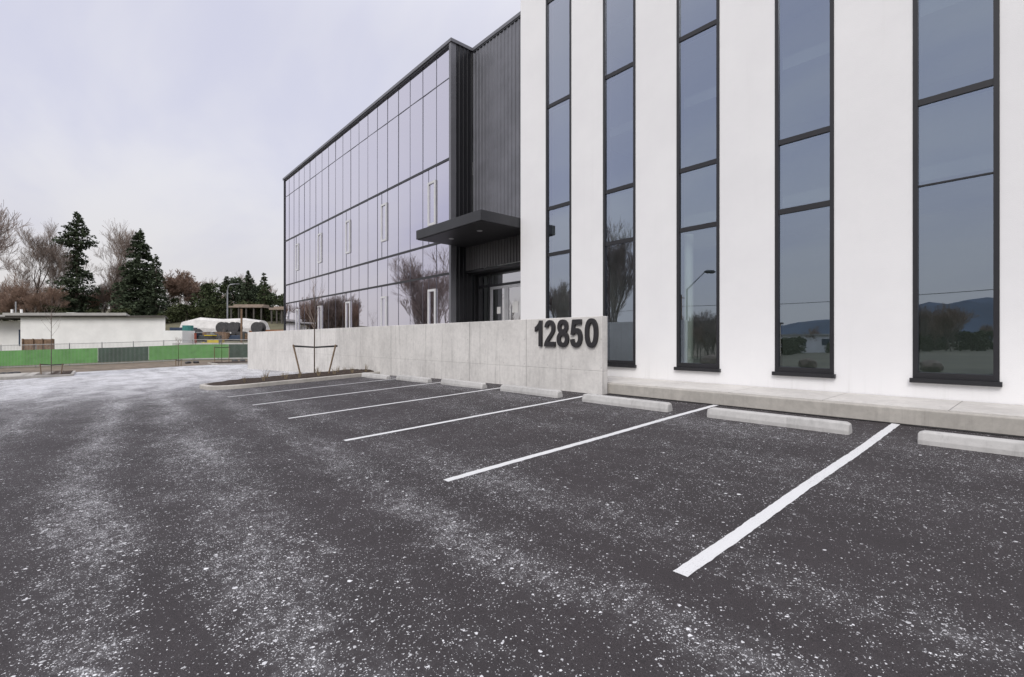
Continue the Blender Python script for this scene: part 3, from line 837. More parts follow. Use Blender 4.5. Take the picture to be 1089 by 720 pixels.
# right hand group by the street lamp
b1 = bare_tree(61, 13.5, .22, .8, 6, .1, 'twigred', .2, rmin=.022); tag(place(b1, kx(208), 125), 'rounded russet bare tree left of the green conifers', 'tree')
b2 = bush_tree(62, 9.5, 5.0, 'needle2', .3, 3400); tag(place(b2, kx(222), 112), 'olive green bushy evergreen in front of the russet tree', 'tree')
b3 = bush_tree(66, 6.0, 3.0, 'ivy', .28, 1600); tag(place(b3, kx(196), 112), 'small olive evergreen at the left of the evergreen group', 'tree')
c4 = conifer(15, 11.5, 3.2, 'needle', 1.2, .05, .25, .1); tag(place(c4, kx(241), 118), 'dark conifer directly behind the street lamp', 'tree')
b5 = bush_tree(64, 12.5, 5.6, 'needle', .32, 4200); tag(place(b5, kx(252), 122), 'large rounded dark evergreen behind the brown-roofed shelter', 'tree')
b6 = bush_tree(65, 10.5, 4.6, 'needle', .32, 3200); tag(place(b6, kx(276), 124), 'rounded dark evergreen between the two pointed conifers', 'tree')
c5 = conifer(16, 12.5, 4.4, 'needle', 1.3, .05, .25, .0); tag(place(c5, kx(264), 116), 'broad dark green conifer right of the street lamp', 'tree')
c6 = conifer(17, 12, 3.0, 'needle2', 1.2, .05, .25, .1); tag(place(c6, kx(281), 114), 'pointed light green conifer beside the glass wing corner', 'tree')
b4 = bush_tree(71, 8, 4.0, 'needle2', .3, 2200); tag(place(b4, kx(298), 118), 'yellow-green evergreen partly hidden behind the glass wing corner', 'tree')
# trees across the street behind the viewpoint: mirrored in windows
ms = [(44.5, -7.5, 13.2, 1), (25.2, -13.5, 13.0, 2), (42, -24, 10.5, 3), (52, -12.0, 9.5, 4)]
mt = ['wide bare tree mirrored in the entrance end of the glass wing', 'tall bare tree mirrored in the window beside the concrete wall end', 'bare tree mirrored in the window next to the canopy', 'smaller bare tree mirrored low in the glass wing']
for (u, v, H, k), lb in zip(ms, mt):
    o = bare_tree(80+k, H, .16, (.66 if k == 1 else .5), 5, (.16 if k == 1 else .30), 'twig', .30, nchild=(3, 4), rmin=.008); o.location = W(u, v, T(u, v)-.1); tag(o, lb, 'tree')
# thicket and low growth behind the viewpoint
for i in range(64):
    if i < 22:
        vv = rnd.uniform(44, 60); uu = vv*rnd.uniform(.44, .58); a, r, s = math.atan2(uu, vv-20.2), math.hypot(uu, vv-20.2), rnd.uniform(.32, .5)
    elif i < 32: a, r, s = rnd.uniform(.125, .20), rnd.uniform(80, 120), rnd.uniform(.5, .85)
    else: a, r, s = rnd.uniform(-.35, 1.0), rnd.uniform(100, 160), rnd.uniform(.4, .65)
    o = copy_tree(src[rnd.randrange(3)]); u, v = r*math.sin(a), -r*math.cos(a)
    o.location = W(u, v, T(u, v)-.1); o.rotation_euler = (0, 0, rnd.uniform(0, 6.28)); o.scale = (s, s, s)
    tag(o, 'bare brown tree mirrored low in the tall windows of the white facade', 'tree', 'bare trees mirrored in the tall windows')
for i in range(26):
    a = -.1+.026*i+rnd.uniform(-.02, .02); r = rnd.uniform(75, 110); s = rnd.uniform(.45, .8)
    o = copy_tree(sb); o.name = 'evergreen_bush'; u, v = r*math.sin(a), -r*math.cos(a)
    o.location = W(u, v, T(u, v)-.1); o.rotation_euler = (0, 0, rnd.uniform(0, 6.28)); o.scale = (s, s, s)
    tag(o, 'dark evergreen bush mirrored at the foot of the tall windows', 'bush', 'bushes mirrored in the tall windows')

# ---------------------------------------------------------------- staked saplings
def sapling(loc, H, name_lb, stake_lb, w=.75, sh=.98, lean=.17, ax=(1, 0), seed=1, bare=True):
    rnd = random.Random(seed); m, tw = MB(), MB()
    m.tube([(0, 0, -.1), (.01, 0, H*.5), (0, .01, H*.8)], [.026, .02, .012], 7, False)
    for i in range(16):
        z = H*rnd.uniform(.45, .82); a = rnd.uniform(0, 6.28); L = H*rnd.uniform(.12, .26)
        p1 = Vector((math.cos(a)*L*.35, math.sin(a)*L*.35, z+L*.6)); p2 = p1+Vector((math.cos(a)*L*.1, math.sin(a)*L*.1, L*.5))
        tw.tube([(0, 0, z), tuple(p1), tuple(p2)], [.008, .006, .003], 3, False)
        for _ in range(2):
            b = rnd.uniform(0, 6.28); tw.tube([tuple(p1), tuple(p1+Vector((math.cos(b)*.12, math.sin(b)*.12, .22)))], [.005, .002], 3, False)
    root = empty('young_tree', loc, name_lb, 'tree')
    for mm_, nm, mt_ in ((m, 'trunk', 'bark'), (tw, 'crown', 'twig')):
        mm_.v = [(a+loc[0], b+loc[1], c+loc[2]) for a, b, c in mm_.v]; mm_.build(nm, M[mt_], root)
    sr = empty('tree_stakes', loc, stake_lb, 'tree support')
    L = Vector(loc); A = Vector((ax[0], ax[1], 0)).normalized()
    for s in (-1, 1):
        q = MB(); q.tube([tuple(L+A*(s*(w-lean))+Vector((0, 0, -.12))), tuple(L+A*(s*w)+Vector((0, 0, sh)))], [.032, .032], 8); q.build('stake', M['stake'], sr)
    q = MB(); 
    q.tube([tuple(L-A*(w+.03)+Vector((0, .035, sh-.05))), tuple(L+Vector((0, .035, sh-.10)))], [.035, .03], 4)
    q.tube([tuple(L+A*(w+.03)+Vector((0, .035, sh-.05))), tuple(L+Vector((0, .035, sh-.10)))], [.035, .03], 4)
    q.build('tie_strap', M['strap'], sr)
axr = (CV, CU)          # roughly across the view
u, v = 18.6, 6.35
sapling(W(u, v, G(u, v)+.18), 3.6, 'thin young bare tree in the mulched bed by the concrete wall', 'pair of timber stakes with black strap in the mulched bed', .80, 1.12, .30, axr, 3)
def kerb_island(u0, u1, v0, v1):
    m = MB(); m.prism([(u0, v0), (u1, v0), (u1, v1), (u0, v1)], lambda a, b: G(a, b)-.1, lambda a, b: G(a, b)+.14)
    struct(m.build('kerb', M['kerbconc'], bevel=.03))
    m = grid(frange(u0+.15, u1-.15, .3), frange(v0+.15, v1-.15, .3), lambda a, b: G(a, b)+.16+.04*math.sin(a*5)*math.sin(b*4)); struct(m.build('planting_bed', M['mulch']))
kerb_island(45.6, 52.5, -14, -.9); kerb_island(48.2, 52.5, 8.2, 20)
u, v = 47.3, -2.1
sapling(W(u, v, G(u, v)+.15), 5.6, 'tall reddish bare sapling before the bright green fence screen', 'low stakes around the tall sapling before the green fence', .8, .75, .1, axr, 5)
u, v = XD(kx(190)*43, 43)
sapling(W(u, v, G(u, v)+.1), 2.6, 'short dark sapling before the green fence screen', 'short stakes around the small dark sapling', .25, .5, .02, axr, 6)
u, v = XD(kx(236)*46, 46)
sapling(W(u, v, G(u, v)+.15), 3.2, 'thin bare sapling near the left end of the concrete wall', 'square timber stakes near the left end of the concrete wall', .7, 1.45, .02, axr, 7)
# low dark rocks by the kerb
for j, (px, D) in enumerate(((4, 36), (11, 36.2), (18, 36.5), (200, 46), (209, 46), (250, 47), (258, 47))):
    rr = random.Random(j); m = MB(); bm = bmesh.new(); bmesh.ops.create_icosphere(bm, subdivisions=2, radius=.28)
    for vv in bm.verts: vv.co *= rr.uniform(.8, 1.15); vv.co.z *= .55
    m.v = [tuple(q.co) for q in bm.verts]; m.f = [tuple(q.index for q in f.verts) for f in bm.faces]; bm.free()
    o = m.build('rock', M['darkjunk'], smooth=True); u, v = XD(kx(px)*D, D); o.location = W(u, v, G(u, v)+.18)
    tag(o, 'small dark rock on the kerbed bed before the fence', 'rock', 'dark rocks on the kerbed beds')

# ---------------------------------------------------------------- fence
fe = empty('site_fence', W(*F0, T(*F0)), 'long steel picket fence with bright green and dark mesh screens', 'fence')
FD = Vector((-(F1[0]-F0[0]), F1[1]-F0[1], 0)); FL = FD.length; FN = FD.normalized()
def fw(t, z, off=0):
    u, v = fpt(t); p = Vector(W(u, v, 0)); n = Vector((FN.y, -FN.x, 0)); p += n*off
    return (p.x, p.y, T(u, v)+z+HC)
T0, T1 = -1.0, 1.75
pk = MB(); ts = frange(T0, T1, .115/FL)
for t in ts: pk.tube([fw(t, .12), fw(t, 2.42)], .010, 4, False)
pk.build('picket', M['pale'], fe)
pr = MB()
for z in (.2, 2.36):
    tt = frange(T0, T1, .05); pr.tube([fw(t, z, -.03) for t in tt], .03, 4)
pr.build('rail', M['pale'], fe)
t = T0
while t <= T1:
    q = MB(); q.tube([fw(t, -.2, -.13), fw(t, 2.45, -.13)], .04, 6); q.build('post', M['steel'], fe); t += 2.75/FL
def scr(ta, tb, mat):
    m = MB(); tt = frange(ta, tb, .03)
    for z0, z1 in ((.32, 1.0), (1.0, 1.84)):
        for a, b in zip(tt, tt[1:]):
            w1, w2 = .03*math.sin(a*90), .03*math.sin(b*90)
            m.quad(fw(a, z0, -.07), fw(b, z0, -.07), fw(b, z1, -.07+w2), fw(a, z1, -.07+w1))
    m.build('mesh_screen', M[mat], fe)
ta, tb, tc = fence_t(kx(104)), fence_t(kx(158)), fence_t(kx(243))
scr(T0, ta, 'green'); scr(ta+.001, tb, 'darkgreen'); scr(tb+.001, tc, 'green'); scr(tc+.001, T1, 'darkgreen')

# ---------------------------------------------------------------- white shed and the yard
def frameXD(k, D):
    u, v = XD(k*D, D); return Vector(W(u, v, T(u, v)))
RX = Vector((CV, CU, 0)); RY = Vector((-CU, CV, 0)); ROT = math.atan2(CU, CV)
def yard_box(m, X0, X1, D0, D1, z0, z1, lift=0):
    p = [XD(X0, D0), XD(X1, D0), XD(X1, D1), XD(X0, D1)]; m.prism(p, z0, z1)
D = 64; gz = T(*XD(-55, 64))
sh = empty('white_shed', W(*XD(-55, 64), gz), 'long low white flat-roofed shed behind the green fence', 'building')
xa, xb = kx(22)*D, kx(176)*D
SD = 7.0
def shed_block(m, x0, x1, da, db, z0, z1, e=0.0):     # the right end wall is skewed
    p = [XD(x0, da), XD(x1, da), XD(x1*(db/D)*1.0, db), XD(x0, db)]; m.prism(p, z0, z1)
m = MB(); shed_block(m, xa, xb, D, D+SD, gz-.2, 2.95); yard_box(m, kx(-60)*D, xa, D+4, D+14, gz-.2, 2.6); m.build('wall', M['shed'], sh)
m = MB(); shed_block(m, xa-1.4, xb+.4, D-.6, D+SD+.4, 3.0, 3.14); yard_box(m, kx(-62)*D, xa-1.41, D+1.6, D+14.4, 2.95, 3.1); m.build('roof_edge', M['trim'], sh)
m = MB(); shed_block(m, xa-1.6, xb-4.6, D-.75, D+SD+.5, 3.143, 3.5); yard_box(m, kx(-62)*D, xa-1.61, D+1.5, D+14.5, 3.103, 3.36); m.build('roof', M['roofing'], sh)
m = MB(); yard_box(m, kx(-12)*D, kx(10)*D, D+3.92, D+3.99, -.9, 1.4); m.build('window', M['bluepaint'], sh)
for px in (13, 17, 23, 75):
    m = MB(); X = kx(px)*(D+5)
    if px == 75: yard_box(m, X-.6, X+.6, D+5, D+6, 3.42, 3.85)
    else: m.tube([W(*XD(X, D+5), 3.3), W(*XD(X, D+5), 4.3 if px != 17 else 5.4)], .14 if px != 17 else .08, 8)
    m.build('roof_vent', M['shed'] if px != 17 else M['steel'], sh)
ann = empty('trailer_box', W(*XD(kx(184)*62, 62), gz), 'small white box trailer at the right end of the white shed', 'trailer')
m = MB(); yard_box(m, kx(174)*62, kx(194)*62, 62, 64.5, gz+.7, 1.15); m.build('body', M['shed'], ann)
m = MB()
for px in (178, 188): m.tube([W(*XD(kx(px)*62, 61.9), gz+.4), W(*XD(kx(px)*62, 62.3), gz+.4)], .42, 14)
m.build('wheel', M['rubber'], ann)
m = MB(); yard_box(m, kx(25)*58, kx(57)*58, 58, 58.15, gz, .05)
for px in (25, 36, 46, 56.5): yard_box(m, kx(px)*58-.06, kx(px)*58+.06, 57.85, 57.99, gz, .1)
tag(m.build('timber_hoarding', M['timber']), 'brown timber hoarding between the green fence and the white shed', 'hoarding')
# concrete barriers right of the shed
for j in range(8):
    X = kx(196)*60+j*1.55*1.9; m = MB(); p0 = XD(X, 60)
    prof = [(-.3, 0), (-.3, .12), (-.14, .55), (-.09, 2.0), (.09, 2.0), (.14, .55), (.3, .12), (.3, 0)]
    n = len(prof)
    for e in (-1.4, 1.4):
        for a, z in prof: m.v.append(tuple(RX*e+RY*a+Vector((0, 0, z))))
    for k in range(n-1): m.f.append((k, k+1, n+k+1, n+k))
    m.f.append(tuple(range(n-1, -1, -1))); m.f.append(tuple(range(n, 2*n)))
    o = m.build('concrete_barrier', M['barrier']); o.location = W(*p0, T(*p0))
    tag(o, 'pale concrete barrier in the row behind the fence pickets', 'barrier', 'concrete barriers behind the fence')
# tarpaulin covered stockpile
DD = 88; z0 = T(*XD(kx(240)*DD, DD)); m = MB()
sec = [(kx(196)*DD, .3), (kx(199)*DD, .85), (kx(215)*DD, 1.0), (kx(238)*DD, .93), (kx(262)*DD, .98), (kx(280)*DD, .9), (kx(284)*DD, .3)]
rnd = random.Random(5)
for X, h in sec:
    for a, z in ((-2.2, 0), (-2.1, .55), (-1.4, .92), (-.5, 1.0), (.6, 1.0), (1.6, .9), (2.2, .5), (2.3, 0)):
        u, v = XD(X, DD+a); m.v.append(W(u, v, z0+.0+(3.9-z0)*h*z*(1+rnd.uniform(-.03, .03))))
for i in range(len(sec)-1):
    for k in range(7): q = i*8+k; m.f.append((q, q+8, q+9, q+1))
m.f.append(tuple(range(7, -1, -1))); m.f.append(tuple(range(48, 56)))
tag(m.build('covered_stockpile', M['tarp']), 'long stockpile under a white tarpaulin in the storage yard', 'stockpile')
# loose yard goods, each its own thing
def yard_item(name, px, D, builder, mat, label, cat, group=None, lift=0.0):
    u, v = XD(kx(px)*D, D); m = MB(); builder(m)
    o = m.build(name, M[mat]); o.location = W(u, v, T(u, v)+lift); o.rotation_euler = (0, 0, ROT)
    return tag(o, label, cat, group)
def pallet(h):
    def b(m):
        for y in (-.5, 0, .5): m.bx((0, y, 0), (1.8, .12, .12))
        m.bx((0, 0, .123), (1.9, 1.2, .05)); m.bx((0, 0, .176), (1.7, 1.1, h)); m.bx((0, -.56, .3), (.12, .02, h*.9))
    return b
def drum(m): m.tube([(0, 0, 0), (0, 0, .02), (0, 0, 1.9), (0, 0, 1.92)], [.7, .75, .75, .7], 14)
def reel(m):
    for y in (-.6, .6): m.tube([(0, y-.05, 1.0), (0, y+.05, 1.0)], [1.0, 1.0], 18)
    m.tube([(0, -.55, 1.0), (0, .55, 1.0)], [.55, .55], 14)
def stackpile(m):
    r_ = random.Random(3)
    for k in range(4): m.bx((r_.uniform(-.1, .1), 0, .36*k), (2.6, .9, .3), r_.uniform(-.03, .03))
for j, (px, h) in enumerate(((209, .7), (215, 1.0), (247, .6), (254, 1.2), (260, .8), (269, 1.0))):
    yard_item('loaded_pallet', px, 76+(j % 3), pallet(h), 'darkjunk', 'dark wrapped load on a pallet in the storage yard', 'pallet', 'dark loads in the storage yard', 0)
yard_item('storage_drum', 200, 75, drum, 'teal', 'teal storage drum at the left end of the yard goods', 'drum', None, .4)
for j, (px, h) in enumerate(((208, 3.2), (238, 3.6), (250, 3.4), (275, 3.3))):
    yard_item('cable_reel', px, 82.5, reel, 'darkjunk', 'large dark cable reel before the white tarpaulin stockpile', 'cable reel', 'cable reels in the storage yard', 1.13 if px > 230 else 0)
for j, (px, mt_) in enumerate(((220, 'steel'), (232, 'timber'), (243, 'barrier'), (265, 'steel'))):
    yard_item('stacked_beams', px, 79+j*.6, stackpile, mt_, ['stack of grey beams left of the yellow loader', 'stack of brown timber beams behind the yellow loader', 'stack of pale beams right of the yellow loader', 'stack of grey beams at the right of the yard'][j], 'stack')
def crate(m):
    for x in (-.8, .8):
        for y in (-.6, .6): m.bx((x, y, 0), (.12, .12, 1.5))
    for z in (.1, .55, 1.0, 1.4):
        for y in (-.62, .62): m.bx((0, y, z), (1.75, .06, .2))
        for x in (-.84, .84): m.bx((x, 0, z), (.06, 1.2, .2))
    m.bx((0, 0, .12), (1.5, 1.1, 1.25))
def pipes(m):
    for k in range(4):
        for q in range(4-k): m.tube([(-2.0, .32*q+.16*k-.5, .2+.28*k), (2.0, .32*q+.16*k-.5, .2+.28*k)], .15, 8)
rj = random.Random(19)
for j in range(26):
    px = 197+3.3*j+rj.uniform(-1, 1); b = (crate, drum, pipes)[j % 3]; mt_ = ('timber', 'darkjunk', 'steel', 'bluepaint', 'darkjunk', 'darksteel', 'timber')[j % 7]
    nm, ct = (('storage_crate', 'crate'), ('storage_drum', 'drum'), ('pipe_stack', 'pipes'))[j % 3]
    yard_item(nm, px, 74.3+rj.uniform(0, 1.5) if j % 2 else 84.2+rj.uniform(0, 1), b, mt_, ['open-slatted crate among the yard goods before the white tarpaulin', 'upright storage drum among the yard goods before the white tarpaulin', 'stack of pipes among the yard goods before the white tarpaulin'][j % 3], ct, ['crates in the storage yard', 'drums in the storage yard', 'pipe stacks in the storage yard'][j % 3], 0).scale = (.72, .72, .66)
# steel racks carrying reels
rk = MB()
u0 = XD(kx(238)*82.5, 82.5)
def rack(m):
    for x in (-8, -4, 0, 4, 8):
        for y in (-.6, .6): m.bx((x, y, 0), (.15, .15, .95))
    for y in (-.6, .6): m.bx((0, y, .95), (16.4, .18, .13)); 
    m.bx((0, 0, 1.083), (16.4, 1.5, .05))
yard_item('storage_rack', 257, 82.5, rack, 'darksteel', 'long steel rack under the cable reels in the yard', 'rack')
# yellow loader
u, v = XD(kx(224)*69, 69); lo = empty('wheel_loader', W(u, v, T(u, v)), 'small yellow wheel loader among the dark yard goods', 'loader')
def part(name, mat, par, fn):
    m = MB(); fn(m); o = m.build(name, M[mat]); o.parent = par; return o
part('body', 'yellow', lo, lambda m: (m.bx((.9, 0, .9), (2.0, 1.5, 1.0)), m.bx((-.6, 0, .7), (1.2, 1.2, .8))))
part('cab', 'darkjunk', lo, lambda m: (m.bx((0, 0, 1.5), (1.1, 1.2, 1.1)),))
part('cab_roof', 'yellow', lo, lambda m: (m.bx((0, 0, 2.603), (1.3, 1.35, .14)),))
part('bucket', 'yellow', lo, lambda m: (m.bx((-2.4, 0, .3), (.9, 2.0, .12)), m.bx((-2.0, 0, .42), (.12, 2.0, .7)), m.tube([(-1.9, .5, .7), (-.8, .5, 1.5)], .1, 5), m.tube([(-1.9, -.5, .7), (-.8, -.5, 1.5)], .1, 5)))
for x in (-.9, 1.1):
    for y in (-.85, .85):
        part('wheel', 'rubber', lo, lambda m: m.tube([(x, y-.2, .6), (x, y-.15, .6), (x, y+.15, .6), (x, y+.2, .6)], [.5, .6, .6, .5], 16))
lo.rotation_euler = (0, 0, ROT); lo.scale = (.85,)*3
# tall posts in the yard
for px, D_, h, mt_, lb in ((257, 70, 5.6, 'timber', 'tall timber post rising before the white tarpaulin stockpile'), (208, 64, 3.2, 'redpost', 'short rust-red post behind the fence left of the loader'), (234, 64, 2.9, 'darksteel', 'short dark post behind the fence right of the loader')):
    yard_item('yard_post', px, D_, lambda m: (m.bx((0, 0, 0), (.2, .2, h)), m.bx((0, 0, h+.003), (.26, .26, .08))), mt_, lb, 'post')
# rust coloured truck by the glass wing
u, v = XD(kx(289)*86, 86); tk_ = empty('flatbed_truck', W(u, v, T(u, v)), 'rust-orange flatbed truck beside the glass wing corner', 'truck')
part('cab', 'orange', tk_, lambda m: (m.bx((-2.6, 0, .8), (1.6, 2.2, 1.0)), m.bx((-2.4, 0, 1.803), (1.2, 2.1, .8))))
part('bed', 'orange', tk_, lambda m: (m.bx((1.0, 0, 1.0), (4.8, 2.3, .25)), m.bx((1.0, -1.1, 1.253), (4.8, .1, .7)), m.bx((1.0, 1.1, 1.253), (4.8, .1, .7))))
part('windscreen', 'bluepaint', tk_, lambda m: m.bx((-3.02, 0, 1.9), (.04, 1.8, .6)))
for x in (-2.5, 1.8, 2.8):
    for y in (-1.0, 1.0): part('wheel', 'rubber', tk_, lambda m: m.tube([(x, y-.14, .5), (x, y+.14, .5)], .5, 14))
tk_.rotation_euler = (0, 0, ROT); tk_.location.z -= .1
# dark van left of stockpile
u, v = XD(kx(193)*84, 84); vn = empty('dark_van', W(u, v, T(u, v)), 'dark blue van parked left of the white tarpaulin stockpile', 'van')
part('body', 'bluepaint', vn, lambda m: (m.bx((0, 0, .5), (4.6, 1.9, .9)), m.bx((.4, 0, 1.403), (3.6, 1.8, .8))))
part('windscreen', 'cglass', vn, lambda m: m.bx((-1.44, 0, 1.5), (.04, 1.6, .55)))
for x in (-1.5, 1.5):
    for y in (-.9, .9): part('wheel', 'rubber', vn, lambda m: m.tube([(x, y-.1, .36), (x, y+.1, .36)], .36, 14))
vn.rotation_euler = (0, 0, ROT)
# shelters under the trees
for px0, px1, D_, zt, lb in ((243, 279, 104, 6.9, 'long brown-roofed open shelter below the conifers'), (286, 312, 102, 6.3, 'smaller brown-roofed shelter beside the glass wing corner')):
    xa, xb = kx(px0)*D_, kx(px1)*D_; u, v = XD((xa+xb)/2, D_); gz2 = T(u, v)
    e = empty('open_shelter', W(u, v, gz2), lb, 'shelter')
    m = MB(); yard_box(m, xa, xb, D_, D_+5, zt, zt+.35); yard_box(m, xa+.4, xb-.4, D_+1.2, D_+3.8, zt+.353, zt+.75); m.build('roof', M['brownroof'], e)
    n = 5
    for i in range(n):
        m = MB(); X = xa+.4+(xb-xa-.8)*i/(n-1); m.tube([W(*XD(X, D_+.4), T(*XD(X, D_+.4))-.4), W(*XD(X, D_+.4), zt)], .16, 6); m.build('post', M['trim'], e)
    m = MB(); yard_box(m, xa+.3, xb-.3, D_+4.2, D_+4.4, gz2-1, zt); m.build('back_wall', M['trim'], e)
# street lamps: one in view, one mirrored in a window
def street_lamp(base, H, dirv, lb, reach=2.6, r=.11, straight=False):
    e = empty('street_lamp', base, lb, 'street lamp'); B = Vector(base); d = Vector(dirv).normalized()
    m = MB(); pts = [B+Vector((0, 0, z)) for z in (-.2, H*.4, H*.84)]
    if straight: pts = [B+Vector((0, 0, z)) for z in (-.2, H*.4, H*.80)]
    for t in (() if straight else (15, 35, 55, 75, 90)):
        pts.append(B+Vector((0, 0, H*.84+H*.15*math.sin(R(t))))+d*(reach*.45*(1-math.cos(R(t)))))
    pts.append(B+Vector((0, 0, H))+d*reach)
    m.tube([tuple(p) for p in pts], ([r, r*.9, r*.75]+[r*.65]*6)[:len(pts)], 8); m.build('pole', M['steel'], e, smooth=True)
    m = MB(); p = B+Vector((0, 0, H-.02)); q = [p+d*(reach-.1), p+d*(reach+.15), p+d*(reach+.75), p+d*(reach+.95)]
    m.tube([tuple(x) for x in q], [.06, .16, .17, .06], 8); m.build('lamp_head', M['darksteel'], e)
u, v = XD(kx(242)*95, 95)
street_lamp(W(u, v, T(u, v)), 10.9-T(u, v), RX, 'grey street lamp with curved arm before the dark conifers', 1.5, .16)
u, v = 23.4, -21.6
street_lamp(W(u, v, T(u, v)), 6.3-T(u, v), (.657, -.754, 0), 'street lamp mirrored in the middle window of the white facade', 1.7, .09, True)
# utility poles and wire behind the viewpoint (mirrored as thin lines in windows)
pp = [(-70, -40), (-35, -42), (0, -44), (38, -46), (76, -48)]
for j, (u, v) in enumerate(pp):
    e = empty('utility_pole', W(u, v, T(u, v)), 'timber utility pole across the street, mirrored in the windows', 'utility pole', 'utility poles across the street')
    m = MB(); m.tube([W(u, v, T(u, v)-.3), W(u, v, 6.6)], [.16, .11], 8); m.build('pole', M['timber'], e)
    m = MB(); m.bx(W(u, v, 6.1), (.12, 2.0, .12)); m.build('crossarm', M['timber'], e)
m = MB()
for z in (4.9,):
    for (a, b), (c, d) in zip(pp, pp[1:]):
        m.tube([W(a+(c-a)*t/10, b+(d-b)*t/10-.0, z-1.0*(t/10)*(1-t/10)*4*.35) for t in range(11)], .03, 4, False)
tag(m.build('overhead_wire', M['strap']), 'overhead wires strung between utility poles, mirrored in the windows', 'wire')
# boulders and a brick building across the street
bp_ = None
for i in range(9):
    rr = random.Random(40+i); u, v = -1+3.1*i+rr.uniform(-.5, .5), -15.5+rr.uniform(-.6, .6)
    if bp_ is None:
        m = MB(); bm = bmesh.new(); bmesh.ops.create_icosphere(bm, subdivisions=2, radius=.62)
        for q in bm.verts: q.co *= rr.uniform(.85, 1.12); q.co.z *= .75
        m.v = [tuple(q.co) for q in bm.verts]; m.f = [tuple(q.index for q in f.verts) for f in bm.faces]; bm.free()
        o = bp_ = m.build('boulder', M['boulder'])
    else: o = bp_.copy(); C.objects.link(o)
    o.location = W(u, v, T(u, v)+.2); o.rotation_euler = (0, 0, rr.uniform(0, 6.28)); q = rr.uniform(.7, 1.3); o.scale = (q*1.3, q, q)
    tag(o, 'brownish boulder across the car park, mirrored at the bottom of the tall windows', 'boulder', 'boulders mirrored in the tall windows')
u, v = 58, -50; e = empty('brick_building', W(u, v, T(u, v)), 'beige low building mirrored behind the tree beside the wall end', 'building')
m = MB(); m.box(30, 86, -62, -50, T(u, v)-.3, 2.5); m.build('wall', M['beige'], e)
m = MB(); m.box(29.7, 86.3, -62.3, -49.7, 2.503, 2.8); m.build('roof', M['trim'], e)
for k in range(9): m = MB(); m.box(33+6*k, 35.6+6*k, -49.99, -49.9, -.2, 1.4); m.build('window', M['bluepaint'], e)
# low pale building across the street
u, v = 40, -95; e = empty('low_warehouse', W(u, v, T(u, v)), 'pale warehouse across the street, mirrored in the second tall window', 'building')
m = MB(); m.box(22, 62, -110, -95, T(u, v)-.3, 1.0); m.build('wall', M['shed'], e)
m = MB(); m.box(21.6, 62.4, -110.4, -94.6, 1.003, 1.35); m.build('roof', M['roofing'], e)
m = MB()
for k in range(6): m.box(25+6*k, 28+6*k, -94.99, -94.9, -1, .3)
m.build('window', M['bluepaint'], e)

# ---------------------------------------------------------------- light, sky, camera
w = bpy.data.worlds.new('World'); bpy.context.scene.world = w; w.use_nodes = True
nt = w.node_tree; nt.nodes.clear()
def N(ty, **k):
    n = nt.nodes.new(ty)
    for a, b in k.items(): setattr(n, a, b)
    return n
out = N('ShaderNodeOutputWorld'); bg = N('ShaderNodeBackground'); nt.links.new(bg.outputs[0], out.inputs[0])
SUN_EL = 42; sun_dir = Vector((.45, -.9, 0)).normalized()*math.cos(R(SUN_EL))+Vector((0, 0, math.sin(R(SUN_EL))))
sky = N('ShaderNodeTexSky', sky_type='NISHITA', sun_disc=False); sky.sun_elevation = R(SUN_EL)
sky.sun_rotation = math.atan2(sun_dir.x, sun_dir.y); sky.air_density = 1.0; sky.dust_density = 3.0
tc = N('ShaderNodeTexCoord'); sep = N('ShaderNodeSeparateXYZ'); nt.links.new(tc.outputs['Generated'], sep.inputs[0])
def mth(op, a, b=0.0, c=0.0, clamp=False):
    n = N('ShaderNodeMath', operation=op, use_clamp=clamp)
    for i, x in enumerate((a, b, c)):
        if isinstance(x, bpy.types.NodeSocket): nt.links.new(x, n.inputs[i])
        else: n.inputs[i].default_value = x
    return n.outputs[0]
zc = mth('MAXIMUM', sep.outputs[2], 0.0); den = mth('ADD', zc, .22)
comb = N('ShaderNodeCombineXYZ'); nt.links.new(mth('DIVIDE', sep.outputs[0], den), comb.inputs[0]); nt.links.new(mth('DIVIDE', sep.outputs[1], den), comb.inputs[1])
mp = N('ShaderNodeMapping'); nt.links.new(comb.outputs[0], mp.inputs[0]); mp.inputs['Rotation'].default_value = (0, 0, R(40)); mp.inputs['Scale'].default_value = (.55, 1.15, 1); mp.inputs['Location'].default_value = (2.3, .7, 0)
nz = N('ShaderNodeTexNoise'); nt.links.new(mp.outputs[0], nz.inputs['Vector']); nz.inputs['Scale'].default_value = 1.3; nz.inputs['Detail'].default_value = 5; nz.inputs['Roughness'].default_value = .52; nz.inputs['Distortion'].default_value = .35
mr = N('ShaderNodeMapRange', interpolation_type='SMOOTHSTEP'); nt.links.new(nz.outputs[0], mr.inputs[0]); mr.inputs[1].default_value = .34; mr.inputs[2].default_value = .66
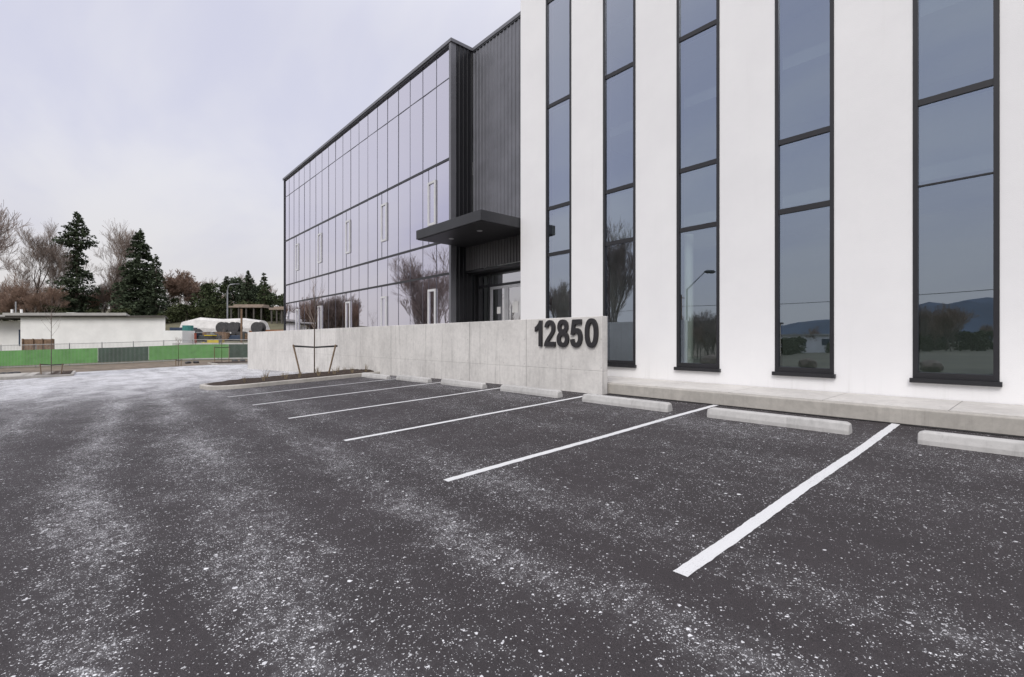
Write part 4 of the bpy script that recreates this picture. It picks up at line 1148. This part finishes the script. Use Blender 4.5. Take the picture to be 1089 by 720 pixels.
def mixc(f, a, b):
    n = N('ShaderNodeMix', data_type='RGBA')
    if isinstance(f, bpy.types.NodeSocket): nt.links.new(f, n.inputs[0])
    else: n.inputs[0].default_value = f
    for s, x in ((6, a), (7, b)):
        if isinstance(x, bpy.types.NodeSocket): nt.links.new(x, n.inputs[s])
        else: n.inputs[s].default_value = (*x, 1)
    return n.outputs[2]
S = 1/.1                                     # colours below are radiance; the Background strength is 0.1
sc3 = lambda c: tuple(x*S for x in c)
cloud = mixc(mr.outputs[0], sc3((.645, .652, .785)), sc3((.79, .785, .835)))
hz = N('ShaderNodeMapRange', interpolation_type='SMOOTHSTEP'); nt.links.new(zc, hz.inputs[0]); hz.inputs[1].default_value = .0; hz.inputs[2].default_value = .34; hz.inputs[3].default_value = .85; hz.inputs[4].default_value = 0
cloud = mixc(hz.outputs[0], cloud, sc3((.725, .695, .67)))
zen = N('ShaderNodeMapRange', interpolation_type='SMOOTHSTEP'); nt.links.new(zc, zen.inputs[0]); zen.inputs[1].default_value = .5; zen.inputs[2].default_value = .95; zen.inputs[4].default_value = 1
cloud = mixc(zen.outputs[0], cloud, sc3((1.35, 1.35, 1.45)))
fin = mixc(.10, cloud, sky.outputs[0])
nt.links.new(fin, bg.inputs[0]); bg.inputs[1].default_value = .1
sl = bpy.data.lights.new('sun', 'SUN'); sl.energy = 1.5; sl.angle = R(28); sl.color = (1, .97, .93)
so = bpy.data.objects.new('sun', sl); C.objects.link(so); so.rotation_euler = (-sun_dir).to_track_quat('-Z', 'Y').to_euler()
cam = bpy.data.cameras.new('camera'); co = bpy.data.objects.new('camera', cam); C.objects.link(co)
co.location = (0, 0, HC); co.rotation_euler = (R(90), 0, math.atan2(CU, CV)); cam.lens = 17.0; cam.sensor_width = 36; cam.shift_y = .001
cam.clip_start = .05; cam.clip_end = 12000
sc_ = bpy.context.scene; sc_.camera = co
vs_ = sc_.view_settings; vs_.view_transform = 'Standard'; vs_.look = 'None'; vs_.exposure = 0.12; vs_.gamma = 1; vs_.use_curve_mapping = False
sc_.cycles.max_bounces = 8; sc_.cycles.transparent_max_bounces = 12
